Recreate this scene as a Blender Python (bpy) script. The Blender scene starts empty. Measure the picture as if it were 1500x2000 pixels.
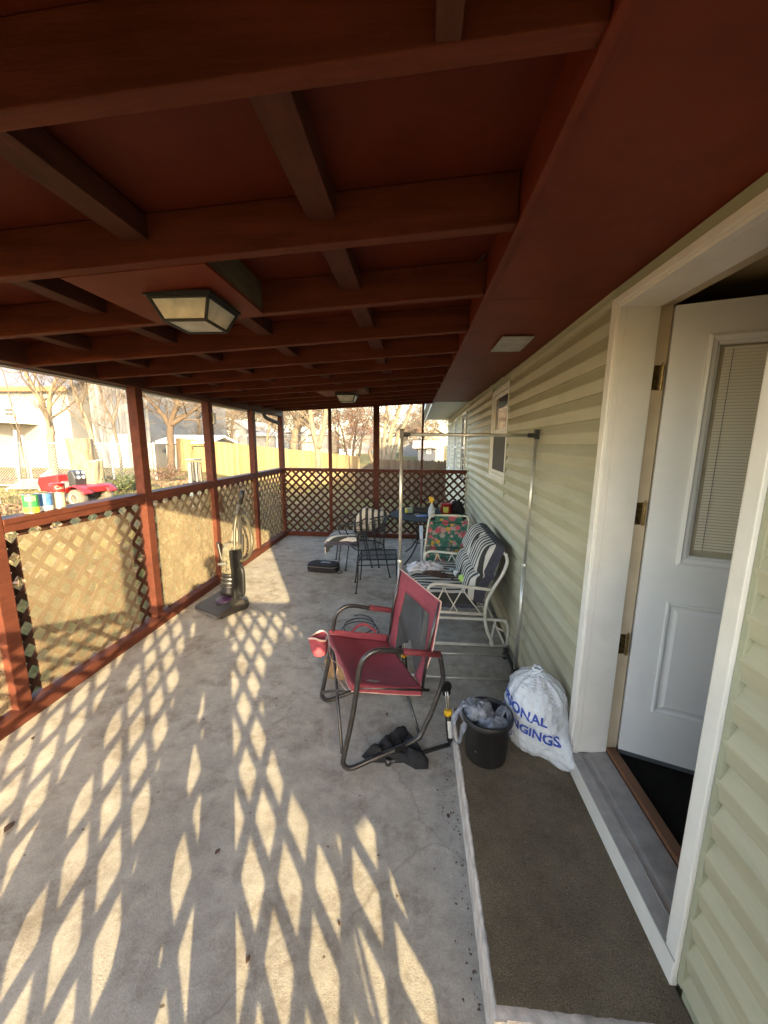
import bpy, math, random
from mathutils import Vector, Matrix, noise
random.seed(7)
R = math.radians
scene = bpy.context.scene
COL = scene.collection

# ------------------------------------------------------------------ camera
FPX, PITCH, YAW, ROLL, CAMH = 751.87, R(10.12), R(4.571), R(.481), 1.8
_fw = Vector((-math.sin(YAW)*math.cos(PITCH), math.cos(YAW)*math.cos(PITCH), -math.sin(PITCH)))
_rt = Vector((math.cos(YAW), math.sin(YAW), 0)); _up = _rt.cross(_fw)
CR = _rt*math.cos(ROLL)+_up*math.sin(ROLL); CU = -_rt*math.sin(ROLL)+_up*math.cos(ROLL)
cam_d = bpy.data.cameras.new('camera'); cam = bpy.data.objects.new('camera', cam_d); COL.objects.link(cam)
m = Matrix((CR, CU, -_fw)).transposed().to_4x4(); m.translation = Vector((0, 0, CAMH)); cam.matrix_world = m
cam_d.sensor_fit = 'VERTICAL'; cam_d.sensor_height = 36; cam_d.lens = FPX/2000*36
cam_d.clip_start = .03; cam_d.clip_end = 800
scene.camera = cam
scene.render.resolution_x = 768; scene.render.resolution_y = 1024

# ------------------------------------------------------------------ world, sun, exposure
SUN_AZ, SUN_EL = R(26), R(15.6)
w = bpy.data.worlds.new('World'); scene.world = w; w.use_nodes = True
nt = w.node_tree; bg = nt.nodes['Background']
sky = nt.nodes.new('ShaderNodeTexSky'); sky.sky_type = 'NISHITA'; sky.sun_disc = False
sky.sun_elevation = SUN_EL; sky.sun_rotation = R(180)-SUN_AZ; sky.air_density = 1.0; sky.dust_density = 1.5; sky.ozone_density = 1
wm = nt.nodes.new('ShaderNodeMix'); wm.data_type = 'RGBA'; wm.blend_type = 'MULTIPLY'; wm.inputs[0].default_value = 1; wm.inputs[7].default_value = (1.06, 1, .93, 1)
nt.links.new(sky.outputs[0], wm.inputs[6]); nt.links.new(wm.outputs[2], bg.inputs[0]); bg.inputs[1].default_value = .15
sd = bpy.data.lights.new('sun', 'SUN'); sd.energy = 2.0; sd.angle = R(.45); sd.color = (1, .79, .44)
sun = bpy.data.objects.new('sun', sd); COL.objects.link(sun); sun.location = (6, -12, 8)
sun.rotation_euler = Vector((-math.sin(SUN_AZ)*math.cos(SUN_EL), math.cos(SUN_AZ)*math.cos(SUN_EL), -math.sin(SUN_EL))).to_track_quat('-Z', 'Y').to_euler()
vs = scene.view_settings; vs.view_transform = 'Standard'; vs.look = 'None'; vs.gamma = 1; vs.exposure = 3.35
scene.cycles.max_bounces = 10; scene.cycles.diffuse_bounces = 6; scene.cycles.transparent_max_bounces = 16

# ------------------------------------------------------------------ materials
def M(name, col, rough=.6, metal=0, n=None, bump=None, stretch=(1, 1, 1), alpha=1, trans=0, col2=None, spec=None, sheen=0, sub=0):
    m = bpy.data.materials.new(name); m.use_nodes = True
    t = m.node_tree; b = t.nodes['Principled BSDF']
    b.inputs['Roughness'].default_value = rough; b.inputs['Metallic'].default_value = metal
    b.inputs['Base Color'].default_value = (*col, 1)
    if spec is not None: b.inputs['Specular IOR Level'].default_value = spec
    if alpha < 1: b.inputs['Alpha'].default_value = alpha
    if trans: b.inputs['Transmission Weight'].default_value = trans
    if sheen: b.inputs['Sheen Weight'].default_value = sheen
    tc = mp = None
    if n or bump:
        tc = t.nodes.new('ShaderNodeTexCoord'); mp = t.nodes.new('ShaderNodeMapping')
        mp.inputs['Scale'].default_value = stretch; t.links.new(tc.outputs['Object'], mp.inputs[0])
    if n:
        ns = t.nodes.new('ShaderNodeTexNoise'); ns.inputs['Scale'].default_value = n[0]; ns.inputs['Detail'].default_value = 7; ns.inputs['Roughness'].default_value = .65
        t.links.new(mp.outputs[0], ns.inputs[0])
        cr = t.nodes.new('ShaderNodeValToRGB'); a = n[1]
        c2 = col2 if col2 else tuple(min(1, c*(1+a)) for c in col)
        c1 = col if col2 else tuple(c*(1-a) for c in col)
        cr.color_ramp.elements[0].position = .32; cr.color_ramp.elements[0].color = (*c1, 1)
        cr.color_ramp.elements[1].position = .68; cr.color_ramp.elements[1].color = (*c2, 1)
        t.links.new(ns.outputs[0], cr.inputs[0]); t.links.new(cr.outputs[0], b.inputs['Base Color'])
    if bump:
        nb = t.nodes.new('ShaderNodeTexNoise'); nb.inputs['Scale'].default_value = bump[0]; nb.inputs['Detail'].default_value = 6
        t.links.new(mp.outputs[0], nb.inputs[0])
        bp = t.nodes.new('ShaderNodeBump'); bp.inputs['Strength'].default_value = bump[1]; bp.inputs['Distance'].default_value = bump[2] if len(bump) > 2 else .01
        t.links.new(nb.outputs[0], bp.inputs['Height']); t.links.new(bp.outputs[0], b.inputs['Normal'])
    return m

def node_mat(name, rough=.7):
    m = bpy.data.materials.new(name); m.use_nodes = True; t = m.node_tree; b = t.nodes['Principled BSDF']
    b.inputs['Roughness'].default_value = rough
    tc = t.nodes.new('ShaderNodeTexCoord')
    return m, t, b, tc
def nz(t, vec, scale, detail=6, rough=.6, dist=0):
    n = t.nodes.new('ShaderNodeTexNoise'); n.inputs['Scale'].default_value = scale; n.inputs['Detail'].default_value = detail
    n.inputs['Roughness'].default_value = rough; n.inputs['Distortion'].default_value = dist; t.links.new(vec, n.inputs[0]); return n.outputs[0]
def ramp(t, fac, stops):
    c = t.nodes.new('ShaderNodeValToRGB'); e = c.color_ramp.elements
    while len(e) < len(stops): e.new(.5)
    for i, (p, col) in enumerate(stops): e[i].position = p; e[i].color = (*col, 1)
    t.links.new(fac, c.inputs[0]); return c.outputs[0]
def mix(t, a, b, fac=.5, mode='MIX'):
    n = t.nodes.new('ShaderNodeMix'); n.data_type = 'RGBA'; n.blend_type = mode
    for s, v in ((0, fac), (6, a), (7, b)):
        if hasattr(v, 'is_linked'): t.links.new(v, n.inputs[s])
        elif s: n.inputs[s].default_value = (*v, 1)
        else: n.inputs[0].default_value = v
    return n.outputs[2]
def math_n(t, op, a, b=0.):
    n = t.nodes.new('ShaderNodeMath'); n.operation = op
    for i, v in enumerate((a, b)):
        if hasattr(v, 'is_linked'): t.links.new(v, n.inputs[i])
        else: n.inputs[i].default_value = v
    return n.outputs[0]
def bumpn(t, b, h, strength, dist=.01):
    n = t.nodes.new('ShaderNodeBump'); n.inputs['Strength'].default_value = strength; n.inputs['Distance'].default_value = dist
    t.links.new(h, n.inputs['Height']); t.links.new(n.outputs[0], b.inputs['Normal'])
def mapping(t, tc, sc=(1, 1, 1), rot=(0, 0, 0), out='Object'):
    n = t.nodes.new('ShaderNodeMapping'); n.inputs['Scale'].default_value = sc; n.inputs['Rotation'].default_value = rot
    t.links.new(tc.outputs[out], n.inputs[0]); return n.outputs[0]

def concrete_mat():
    m, t, b, tc = node_mat('concrete', .85); v = tc.outputs['Object']
    big = ramp(t, nz(t, v, 1.0, 8, .66, 0), [(.3, (.335, .308, .268)), (.5, (.425, .402, .362)), (.72, (.51, .487, .44))])
    med = ramp(t, nz(t, v, 9, 8, .7), [(.3, (.72, .70, .68)), (.7, (1.15, 1.13, 1.1))])
    c = mix(t, big, med, 1, 'MULTIPLY')
    fine = ramp(t, nz(t, v, 120, 3, .7), [(.28, (.68, .66, .64)), (.55, (1.08, 1.08, 1.08))])
    c = mix(t, c, fine, .55, 'MULTIPLY')
    fl2 = ramp(t, nz(t, mapping(t, tc, (1, 2.5, 1)), 38, 5, .75), [(.30, (.62, .57, .52)), (.38, (1, 1, 1))])
    c = mix(t, c, fl2, .6, 'MULTIPLY')
    # stains: dark brown patches and small dark flecks
    st = ramp(t, nz(t, v, 3.1, 9, .8, .15), [(.50, (1, 1, 1)), (.62, (.60, .55, .50))])
    c = mix(t, c, st, .8, 'MULTIPLY')
    vo = t.nodes.new('ShaderNodeTexVoronoi'); vo.inputs['Scale'].default_value = 5.5; t.links.new(mapping(t, tc, (1, 1.6, 1)), vo.inputs[0])
    d2 = math_n(t, 'ADD', vo.outputs[0], math_n(t, 'MULTIPLY', nz(t, v, 40, 4), .11))
    fl = ramp(t, d2, [(.085, (.32, .27, .24)), (.105, (1, 1, 1))])
    c = mix(t, c, fl, 1, 'MULTIPLY')
    vl = t.nodes.new('ShaderNodeTexNoise'); vl.inputs['Scale'].default_value = 4; vl.inputs['Detail'].default_value = 2; vl.inputs['Distortion'].default_value = 2
    t.links.new(mapping(t, tc, (.5, 1.4, 1)), vl.inputs[0])
    scr = ramp(t, math_n(t, 'ABSOLUTE', math_n(t, 'SUBTRACT', vl.outputs[0], .5)), [(.0, (1.25, 1.23, 1.2)), (.006, (1, 1, 1))])
    c = mix(t, c, scr, .45, 'MULTIPLY')
    vc_ = t.nodes.new('ShaderNodeTexVoronoi'); vc_.feature = 'DISTANCE_TO_EDGE'; vc_.inputs['Scale'].default_value = .42
    wv = t.nodes.new('ShaderNodeVectorMath'); wv.operation = 'ADD'; nv = t.nodes.new('ShaderNodeTexNoise'); nv.inputs['Scale'].default_value = 3; nv.inputs['Detail'].default_value = 6; t.links.new(v, nv.inputs[0])
    vs2 = t.nodes.new('ShaderNodeVectorMath'); vs2.operation = 'SCALE'; vs2.inputs['Scale'].default_value = .35; t.links.new(nv.outputs[1], vs2.inputs[0]); t.links.new(v, wv.inputs[0]); t.links.new(vs2.outputs[0], wv.inputs[1]); t.links.new(wv.outputs[0], vc_.inputs[0])
    c = mix(t, c, ramp(t, vc_.outputs[0], [(0, (.45, .42, .40)), (.0022, (.55, .52, .5)), (.004, (1, 1, 1))]), .4, 'MULTIPLY')
    t.links.new(c, b.inputs['Base Color'])
    h = math_n(t, 'ADD', math_n(t, 'MULTIPLY', nz(t, v, 160, 4, .7), .5), math_n(t, 'MULTIPLY', nz(t, v, 14, 6), .8))
    bumpn(t, b, h, .5, .006); return m
def carpet_mat(name, c1, c2):
    m, t, b, tc = node_mat(name, 1); v = tc.outputs['Object']
    c = ramp(t, nz(t, v, 260, 3, .8), [(.3, c1), (.7, c2)])
    c = mix(t, c, ramp(t, nz(t, v, 5, 8, .7), [(.3, (.72, .70, .68)), (.7, (1.2, 1.2, 1.2))]), 1, 'MULTIPLY')
    t.links.new(c, b.inputs['Base Color']); b.inputs['Specular IOR Level'].default_value = .1
    bumpn(t, b, nz(t, v, 240, 3, .8), 1, .01); return m
def paint_mat(name, col, var=.25, wear=True, st=(6, 1, 6), rough=.6):
    m, t, b, tc = node_mat(name, rough)
    v = mapping(t, tc, st)
    d = tuple(c*(1-var) for c in col); l = tuple(min(1, c*(1+var)) for c in col)
    b.inputs['Specular IOR Level'].default_value = .12
    c = ramp(t, nz(t, v, 3.5, 8, .65), [(.3, d), (.7, l)])
    c = mix(t, c, ramp(t, nz(t, tc.outputs['Object'], 2.2, 8, .7, .5), [(.35, (.75, .75, .75)), (.65, (1.15, 1.12, 1.1))]), .8, 'MULTIPLY')
    if wear:
        c = mix(t, c, (.30, .24, .18), ramp(t, nz(t, v, 14, 9, .8), [(.70, (0, 0, 0)), (.76, (.55, .55, .55))]))
    t.links.new(c, b.inputs['Base Color']); bumpn(t, b, nz(t, v, 22, 8, .7), .35, .004); return m
def siding_mat():
    m, t, b, tc = node_mat('sage_siding', .5); v = tc.outputs['Object']
    c = ramp(t, nz(t, v, 1.3, 8, .6), [(.3, (.405, .378, .262)), (.7, (.485, .455, .32))])
    c = mix(t, c, ramp(t, nz(t, mapping(t, tc, (1, .4, 3)), 5, 9, .75), [(.35, (.86, .85, .84)), (.6, (1.05, 1.05, 1.05))]), .8, 'MULTIPLY')
    c = mix(t, c, ramp(t, nz(t, mapping(t, tc, (1, 1, .8)), 3.2, 9, .8, .6), [(.64, (1, 1, 1)), (.75, (.68, .67, .68))]), .8, 'MULTIPLY')
    t.links.new(c, b.inputs['Base Color']); bumpn(t, b, nz(t, mapping(t, tc, (1, 1, 7)), 30, 6), .12, .003); return m
def stripe_mat(name='striped_cushion', axis=1, period=.080, a=(.055, .058, .056), c=(.60, .57, .53), duty=.48, kx=0.):
    m, t, b, tc = node_mat(name, .95); v = tc.outputs['Object']
    s = t.nodes.new('ShaderNodeSeparateXYZ'); t.links.new(v, s.inputs[0])
    x = math_n(t, 'ADD', math_n(t, 'ADD', s.outputs[axis], math_n(t, 'MULTIPLY', s.outputs[0], kx)), math_n(t, 'MULTIPLY', nz(t, v, 6, 2), .02))
    f = math_n(t, 'FRACT', math_n(t, 'ADD', math_n(t, 'MULTIPLY', x, 1/period), 40))
    col = ramp(t, f, [(0, a), (duty-.03, a), (duty, c), (.97, c)])
    col = mix(t, col, ramp(t, nz(t, v, 8, 6), [(.3, (.75, .75, .75)), (.7, (1.1, 1.1, 1.1))]), .8, 'MULTIPLY')
    t.links.new(col, b.inputs['Base Color']); bumpn(t, b, nz(t, v, 14, 5), .5, .012); b.inputs['Specular IOR Level'].default_value = .1; return m
def floral_mat():
    m, t, b, tc = node_mat('floral_fabric', .9); v = tc.outputs['Object']
    base = ramp(t, nz(t, v, 22, 5, .7, 1), [(.36, (.24, .27, .26)), (.45, (.03, .15, .11)), (.55, (.015, .10, .08)), (.66, (.10, .24, .17))])
    def blobs(scale, thr, col, off):
        n = t.nodes.new('ShaderNodeTexVoronoi'); n.inputs['Scale'].default_value = scale
        mp = t.nodes.new('ShaderNodeMapping'); mp.inputs['Location'].default_value = (off, off*1.7, off*.3); t.links.new(v, mp.inputs[0]); t.links.new(mp.outputs[0], n.inputs[0])
        d = math_n(t, 'ADD', n.outputs[0], math_n(t, 'MULTIPLY', nz(t, v, 70, 3), .25))
        return d, col, thr
    c = base
    for sc, th, col, off in ((9, .50, (.34, .31, .28), 8.8), (7.5, .50, (.46, .10, .13), 1.3), (13, .42, (.55, .20, .20), 5.1), (8.5, .40, (.55, .33, .05), 3.7), (21, .36, (.03, .12, .08), 2.2)):
        d, col, th = blobs(sc, th, col, off)
        c = mix(t, c, col, ramp(t, d, [(th-.05, (1, 1, 1)), (th, (0, 0, 0))]))
    t.links.new(c, b.inputs['Base Color']); return m
def screen_mat(lo=.17, hi=.34):
    m = bpy.data.materials.new('insect_screen'); m.use_nodes = True; t = m.node_tree; b = t.nodes['Principled BSDF']
    tc = t.nodes.new('ShaderNodeTexCoord')
    c = ramp(t, nz(t, tc.outputs['Object'], 9, 8, .7), [(.3, (.50, .40, .25)), (.7, (.70, .61, .43))])
    t.links.new(c, b.inputs['Base Color']); b.inputs['Roughness'].default_value = .8; b.inputs['Specular IOR Level'].default_value = .1
    a = ramp(t, nz(t, mapping(t, tc, (1, 1, 1), (0, 0, .6)), 5, 7, .7), [(.3, (lo,)*3), (.7, (hi,)*3)])
    t.links.new(a, b.inputs['Alpha']); return m
def grass_mat():
    m, t, b, tc = node_mat('dry_lawn', 1); v = tc.outputs['Object']
    c = ramp(t, nz(t, v, 1.4, 10, .75), [(.3, (.11, .095, .042)), (.45, (.21, .175, .08)), (.58, (.13, .14, .045)), (.75, (.28, .235, .12))])
    c = mix(t, c, ramp(t, nz(t, v, 30, 6, .8), [(.3, (.45, .42, .4)), (.7, (1.35, 1.3, 1.2))]), 1, 'MULTIPLY')
    lv = ramp(t, nz(t, v, .55, 7, .7, .5), [(.5, (0, 0, 0)), (.62, (1, 1, 1))])
    leaf = ramp(t, nz(t, v, 16, 6, .8), [(.3, (.08, .04, .02)), (.6, (.17, .09, .05)), (.75, (.24, .14, .085))])
    c = mix(t, c, leaf, lv)
    t.links.new(c, b.inputs['Base Color']); b.inputs['Specular IOR Level'].default_value = .1
    bumpn(t, b, nz(t, v, 35, 6, .8), 1, .06); return m
def wood_fence_mat(name, c1, c2, seed=0):
    m, t, b, tc = node_mat(name, .9)
    s = t.nodes.new('ShaderNodeSeparateXYZ'); t.links.new(tc.outputs['Object'], s.inputs[0])
    k = math_n(t, 'FLOOR', math_n(t, 'ADD', math_n(t, 'MULTIPLY', s.outputs[0], 7.1), seed))
    wn = t.nodes.new('ShaderNodeTexWhiteNoise'); wn.noise_dimensions = '1D'; t.links.new(k, wn.inputs['W'])
    c = mix(t, c1, c2, wn.outputs[0])
    c = mix(t, c, ramp(t, nz(t, mapping(t, tc, (9, 9, 1)), 3, 8, .7), [(.3, (.65, .62, .58)), (.7, (1.15, 1.15, 1.15))]), .9, 'MULTIPLY')
    t.links.new(c, b.inputs['Base Color']); return m

RED = (.088, .029, .019)
mt = dict(
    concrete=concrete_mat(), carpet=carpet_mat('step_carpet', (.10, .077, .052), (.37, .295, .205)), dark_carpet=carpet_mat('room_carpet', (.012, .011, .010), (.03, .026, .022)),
    redx=paint_mat('red_brown_rafter', (.125, .030, .014), .28, True, (.7, 7, 7)), red=paint_mat('red_brown_paint', RED), redc=paint_mat('red_brown_ceiling', (.112, .020, .009), .12, False, (1, 1, 1), .55), redp=paint_mat('red_brown_plywood', (.155, .027, .012), .10, False, (1, 1, 1), .5),
    raww=M('raw_board', (.10, .075, .045), .8, n=(8, .3), stretch=(5, 1, 5)), lat=paint_mat('brown_lattice', (.055, .026, .019), .3, False, (3, 3, 3), .7), cream=M('cream_edge', (.42, .36, .26), .6, n=(9, .2)),
    sid=siding_mat(), sidtrim=M('sage_trim', (.36, .36, .25), .45, n=(4, .1)), white=M('white_trim', (.80, .76, .70), .4, n=(6, .06), bump=(60, .08, .002)), whited=M('white_door', (.82, .80, .79), .35, n=(3, .04)),
    jamb=M('tan_jamb', (.50, .40, .28), .5, n=(5, .12)), pinkc=M('painted_riser', (.62, .55, .50), .8, n=(14, .35), bump=(25, .6, .01)), alu=M('sill_metal', (.42, .39, .37), .45, metal=.3, n=(12, .2)), oak=M('brown_strip', (.17, .075, .035), .5, n=(8, .3)),
    blind=M('blind_slats', (.80, .75, .64), .5), dark=M('dark_room', (.34, .25, .13), .9), brass=M('tarnished_brass', (.22, .15, .06), .35, metal=.9, n=(60, .5)), glass=M('window_glass', (.03, .035, .04), .06, spec=.8), netting=M('window_net', (.06, .055, .05), .7),
    soffw=M('white_soffit', (.62, .60, .56), .5, n=(3, .06)), shingle=M('shingles', (.085, .095, .125), .9, n=(9, .35)), tablem=M('table_enamel', (.030, .031, .033), .75, spec=.12, n=(30, .3)), black=M('black_metal', (.014, .014, .015), .62, n=(40, .3)), blackf=M('black_fabric', (.014, .014, .017), .9, n=(60, .4), bump=(14, .8, .01)),
    blackp=M('black_plastic', (.010, .010, .011), .42, n=(9, .3)), pot=M('pot_plastic', (.018, .018, .02), .5, n=(7, .4), bump=(30, .2, .003)), frost=M('frosted_glass', (.52, .50, .43), .3, n=(9, .25), bump=(30, .3, .004)),
    chrome=M('chrome_tube', (.55, .53, .49), .34, metal=.65, n=(30, .12)), gun=M('gunmetal_tube', (.085, .083, .085), .36, metal=.75, n=(20, .3)), wtube=M('cream_tube', (.68, .65, .57), .38, n=(14, .12)),
    maroon=M('maroon_canvas', (.26, .046, .066), .85, n=(5, .18), bump=(180, .35, .002)), salmon=M('pale_piping', (.60, .42, .38), .8), meshb=M('black_mesh', (.05, .05, .052), .8, alpha=.82, n=(60, .2)), redpad=M('red_pad', (.15, .020, .028), .7, n=(20, .2)),
    stripe=stripe_mat(), stripeb=stripe_mat('striped_back_cushion', kx=-.55), stripex=stripe_mat('striped_chair_cushion', 0, .085), navy=M('cushion_edge', (.055, .055, .075), .95, n=(30, .3), bump=(12, .4, .01)), floral=floral_mat(), whitep=M('white_plastic', (.66, .69, .74), .35, n=(10, .08)),
    screen=screen_mat(), screend=screen_mat(.26, .46), grass=grass_mat(), bark=M('bark', (.085, .066, .048), .95, n=(14, .35), bump=(20, .8, .03), stretch=(1, 1, .3)), barkl=M('pale_bark', (.14, .112, .078), .95, n=(12, .35), bump=(20, .6, .03), stretch=(1, 1, .3)), twig=M('twigs', (.10, .075, .052), .95, n=(3, .3)),
    fencey=wood_fence_mat('new_cedar', (.15, .10, .045), (.21, .15, .075)), fenceb=wood_fence_mat('aged_cedar', (.085, .052, .028), (.12, .078, .043), 9), barn=M('white_wall', (.155, .155, .155), .8, n=(1.2, .08)), barn2=M('corrugated_metal', (.125, .125, .128), .5, n=(1, .15)),
    galv=M('galvanised', (.45, .45, .44), .4, metal=.6, n=(20, .15)), wred=M('mower_red', (.20, .012, .013), .42, n=(8, .12)), tyre=M('tyre', (.10, .09, .075), .9, n=(20, .3)), hub=M('hub', (.36, .33, .26), .5, n=(6, .15)), greyp=M('grey_plastic', (.10, .10, .105), .4, n=(8, .2)),
    stumpm=M('peeled_log', (.17, .13, .08), .9, n=(7, .35), bump=(8, .9, .05), stretch=(1, 1, .35)), terra=M('rust_leaf', (.10, .055, .035), .8, n=(20, .4)), cinder=M('stone', (.24, .215, .17), .9, n=(9, .25)), brick=M('worn_block', (.30, .19, .10), .9, n=(12, .4), bump=(25, .5, .01)),
    yellow=M('yellow_plastic', (.75, .45, .02), .35, n=(9, .1)), lime=M('lime_plastic', (.42, .62, .10), .35), bottle=M('cloudy_bottle', (.55, .60, .66), .3, alpha=.82), bottled=M('dark_bottle', (.03, .05, .04), .25), label=M('paper_label', (.62, .62, .6), .6, n=(60, .25)),
    tubred=M('red_tub', (.26, .02, .02), .4, n=(14, .2)), blue=M('blue_print', (.06, .16, .42), .4, n=(20, .5)), green=M('green_print', (.03, .20, .07), .4, n=(16, .3)), steel=M('tin', (.55, .54, .52), .28, metal=.9, n=(20, .15)), yel2=M('corn_print', (.70, .50, .04), .45, n=(40, .4)), redpr=M('red_print', (.50, .02, .02), .4, n=(8, .1)),
    cloth=M('white_cloth', (.62, .61, .66), .95, n=(22, .25), bump=(30, .4, .006)), brownl=M('brown_leather', (.05, .028, .018), .8, n=(30, .4), bump=(30, .6, .008)), plas=M('grey_film', (.30, .32, .37), .25, alpha=.72, n=(30, .5), bump=(46, 1, .012)), bagw=M('white_film', (.74, .77, .82), .25, n=(7, .14), bump=(34, 1, .02), sub=.2),
    ink=M('blue_ink', (.03, .08, .42), .5), khaki=M('ribbed_hose', (.045, .040, .026), .4, n=(20, .2)), cup=M('smoky_cup', (.15, .135, .10), .12, alpha=.80, n=(14, .6)), purple=M('purple_trim', (.05, .025, .07), .35), taupe=M('taupe_plastic', (.028, .026, .025), .5, n=(10, .2)), sticker=M('stickers', (.34, .27, .23), .5, n=(40, .35)),
    skin=M('skin', (.45, .25, .17), .5), denim=M('denim', (.04, .06, .12), .9, n=(60, .2)), shirt=M('grey_shirt', (.14, .14, .15), .9), hair=M('hair', (.04, .025, .015), .7), shoe=M('shoe', (.03, .03, .03), .6), wplate=M('weathered_plate', (.50, .46, .42), .6, n=(12, .3)), roofr=M('red_roof', (.20, .07, .05), .9), roofg=M('grey_roof', (.20, .19, .18), .9, n=(5, .2)), wirec=M('cable', (.05, .04, .03), .6), cardy=M('yellow_card', (.50, .45, .08), .6), cardg=M('green_card', (.22, .28, .22), .6), twine=M('twine', (.30, .22, .12), .8), brownbark=M('brown_bark', (.06, .042, .028), .95, n=(8, .3)),
)
# ribs on the corrugated barn wall
_t = mt['barn2'].node_tree; _b = _t.nodes['Principled BSDF']; _tc = [n for n in _t.nodes if n.type == 'TEX_COORD'][0]

# ------------------------------------------------------------------ mesh builder
def V(*a): return Vector(a)
def spline(pts, n=6):
    pts = [Vector(p) for p in pts]
    if len(pts) < 3: return pts
    out = []; P = [pts[0]*2-pts[1]]+pts+[pts[-1]*2-pts[-2]]
    for i in range(1, len(P)-2):
        a, b, c, d = P[i-1:i+3]
        for k in range(n):
            t = k/n; out.append(.5*((2*b)+(c-a)*t+(2*a-5*b+4*c-d)*t*t+(3*b-a-3*c+d)*t**3))
    out.append(pts[-1]); return out
class MB:
    def __init__(s): s.v = []; s.f = []; s.m = []; s.mi = 0
    def add(s, vs_, fs):
        o = len(s.v); s.v += [Vector(p) for p in vs_]; s.f += [tuple(i+o for i in f) for f in fs]; s.m += [s.mi]*len(fs); return s
    def box(s, c, d, rz=0, rot=None):
        M_ = rot if rot is not None else Matrix.Rotation(rz, 3, 'Z'); c = Vector(c)
        vs_ = [c+M_@Vector((x*d[0]/2, y*d[1]/2, z*d[2]/2)) for z in (-1, 1) for x, y in ((-1, -1), (1, -1), (1, 1), (-1, 1))]
        return s.add(vs_, [(3, 2, 1, 0), (4, 5, 6, 7), (0, 1, 5, 4), (1, 2, 6, 5), (2, 3, 7, 6), (3, 0, 4, 7)])
    def b2(s, x0, x1, y0, y1, z0, z1): return s.box(((x0+x1)/2, (y0+y1)/2, (z0+z1)/2), (abs(x1-x0), abs(y1-y0), abs(z1-z0)))
    def beam(s, p, q, w_, h_, up=(0, 0, 1)):
        p, q = Vector(p), Vector(q); d = (q-p); L = d.length; d.normalize(); u = Vector(up); x = d.cross(u)
        if x.length < 1e-4: x = d.cross(Vector((1, 0, 0)))
        x.normalize(); z = x.cross(d)
        return s.box((p+q)/2, (w_, L, h_), rot=Matrix((x, d, z)).transposed())
    def tube(s, pts, r, n=10, closed=False, caps=True):
        pts = [Vector(p) for p in pts]; k = len(pts); rs = r if isinstance(r, (list, tuple)) else [r]*k
        t0 = (pts[1]-pts[0]).normalized(); nrm = t0.orthogonal().normalized(); base = len(s.v); prev = t0
        for i, p in enumerate(pts):
            if closed: tg = (pts[(i+1) % k]-pts[i-1]).normalized()
            else: tg = (pts[min(i+1, k-1)]-pts[max(i-1, 0)]).normalized()
            q = prev.rotation_difference(tg); nrm = (q@nrm).normalized(); prev = tg; bi = tg.cross(nrm)
            for j in range(n):
                a = 2*math.pi*j/n; s.v.append(p+(nrm*math.cos(a)+bi*math.sin(a))*rs[i])
        e = k if closed else k-1
        for i in range(e):
            for j in range(n):
                a = base+i*n+j; b = base+i*n+(j+1) % n; c = base+((i+1) % k)*n+(j+1) % n; d = base+((i+1) % k)*n+j
                s.f.append((a, b, c, d)); s.m.append(s.mi)
        if caps and not closed:
            s.f.append(tuple(base+j for j in reversed(range(n)))); s.f.append(tuple(base+(k-1)*n+j for j in range(n))); s.m += [s.mi]*2
        return s
    def lathe(s, prof, c=(0, 0, 0), n=24, axis=(0, 0, 1), caps=True):
        c = Vector(c); q = Vector((0, 0, 1)).rotation_difference(Vector(axis)); base = len(s.v)
        for r, z in prof:
            for j in range(n):
                a = 2*math.pi*j/n; s.v.append(c+q@Vector((r*math.cos(a), r*math.sin(a), z)))
        for i in range(len(prof)-1):
            for j in range(n):
                s.f.append((base+i*n+j, base+i*n+(j+1) % n, base+(i+1)*n+(j+1) % n, base+(i+1)*n+j)); s.m.append(s.mi)
        if caps:
            s.f.append(tuple(base+j for j in reversed(range(n)))); s.f.append(tuple(base+(len(prof)-1)*n+j for j in range(n))); s.m += [s.mi]*2
        return s
    def prism(s, poly, d):          # poly: 3D points of one face, extruded by d
        poly = [Vector(p) for p in poly]; d = Vector(d); n = len(poly)
        return s.add(poly+[p+d for p in poly], [tuple(reversed(range(n))), tuple(range(n, 2*n))]+[(i, (i+1) % n, n+(i+1) % n, n+i) for i in range(n)])
    def grid(s, fn, nu, nv, thick=0, wrap=False):
        base = len(s.v); P = [[Vector(fn(i/(nu-1 if not wrap else nu), j/(nv-1))) for j in range(nv)] for i in range(nu)]
        for r in P: s.v += r
        e = nu if wrap else nu-1
        for i in range(e):
            for j in range(nv-1):
                a = base+i*nv+j; b = base+((i+1) % nu)*nv+j; s.f.append((a, b, b+1, a+1)); s.m.append(s.mi)
        return s
    def uv_sphere(s, c, r, n=16, k=10):
        c = Vector(c); r = Vector(r) if not isinstance(r, (int, float)) else Vector((r, r, r))
        return s.lathe_e(c, r, n, k)
    def lathe_e(s, c, r, n, k):
        base = len(s.v)
        for i in range(k+1):
            ph = math.pi*(i/k)-math.pi/2; rr = max(1e-3, math.cos(ph))
            for j in range(n):
                a = 2*math.pi*j/n; s.v.append(c+Vector((r.x*rr*math.cos(a), r.y*rr*math.sin(a), r.z*math.sin(ph))))
        for i in range(k):
            for j in range(n):
                s.f.append((base+i*n+j, base+i*n+(j+1) % n, base+(i+1)*n+(j+1) % n, base+(i+1)*n+j)); s.m.append(s.mi)
        return s
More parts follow.
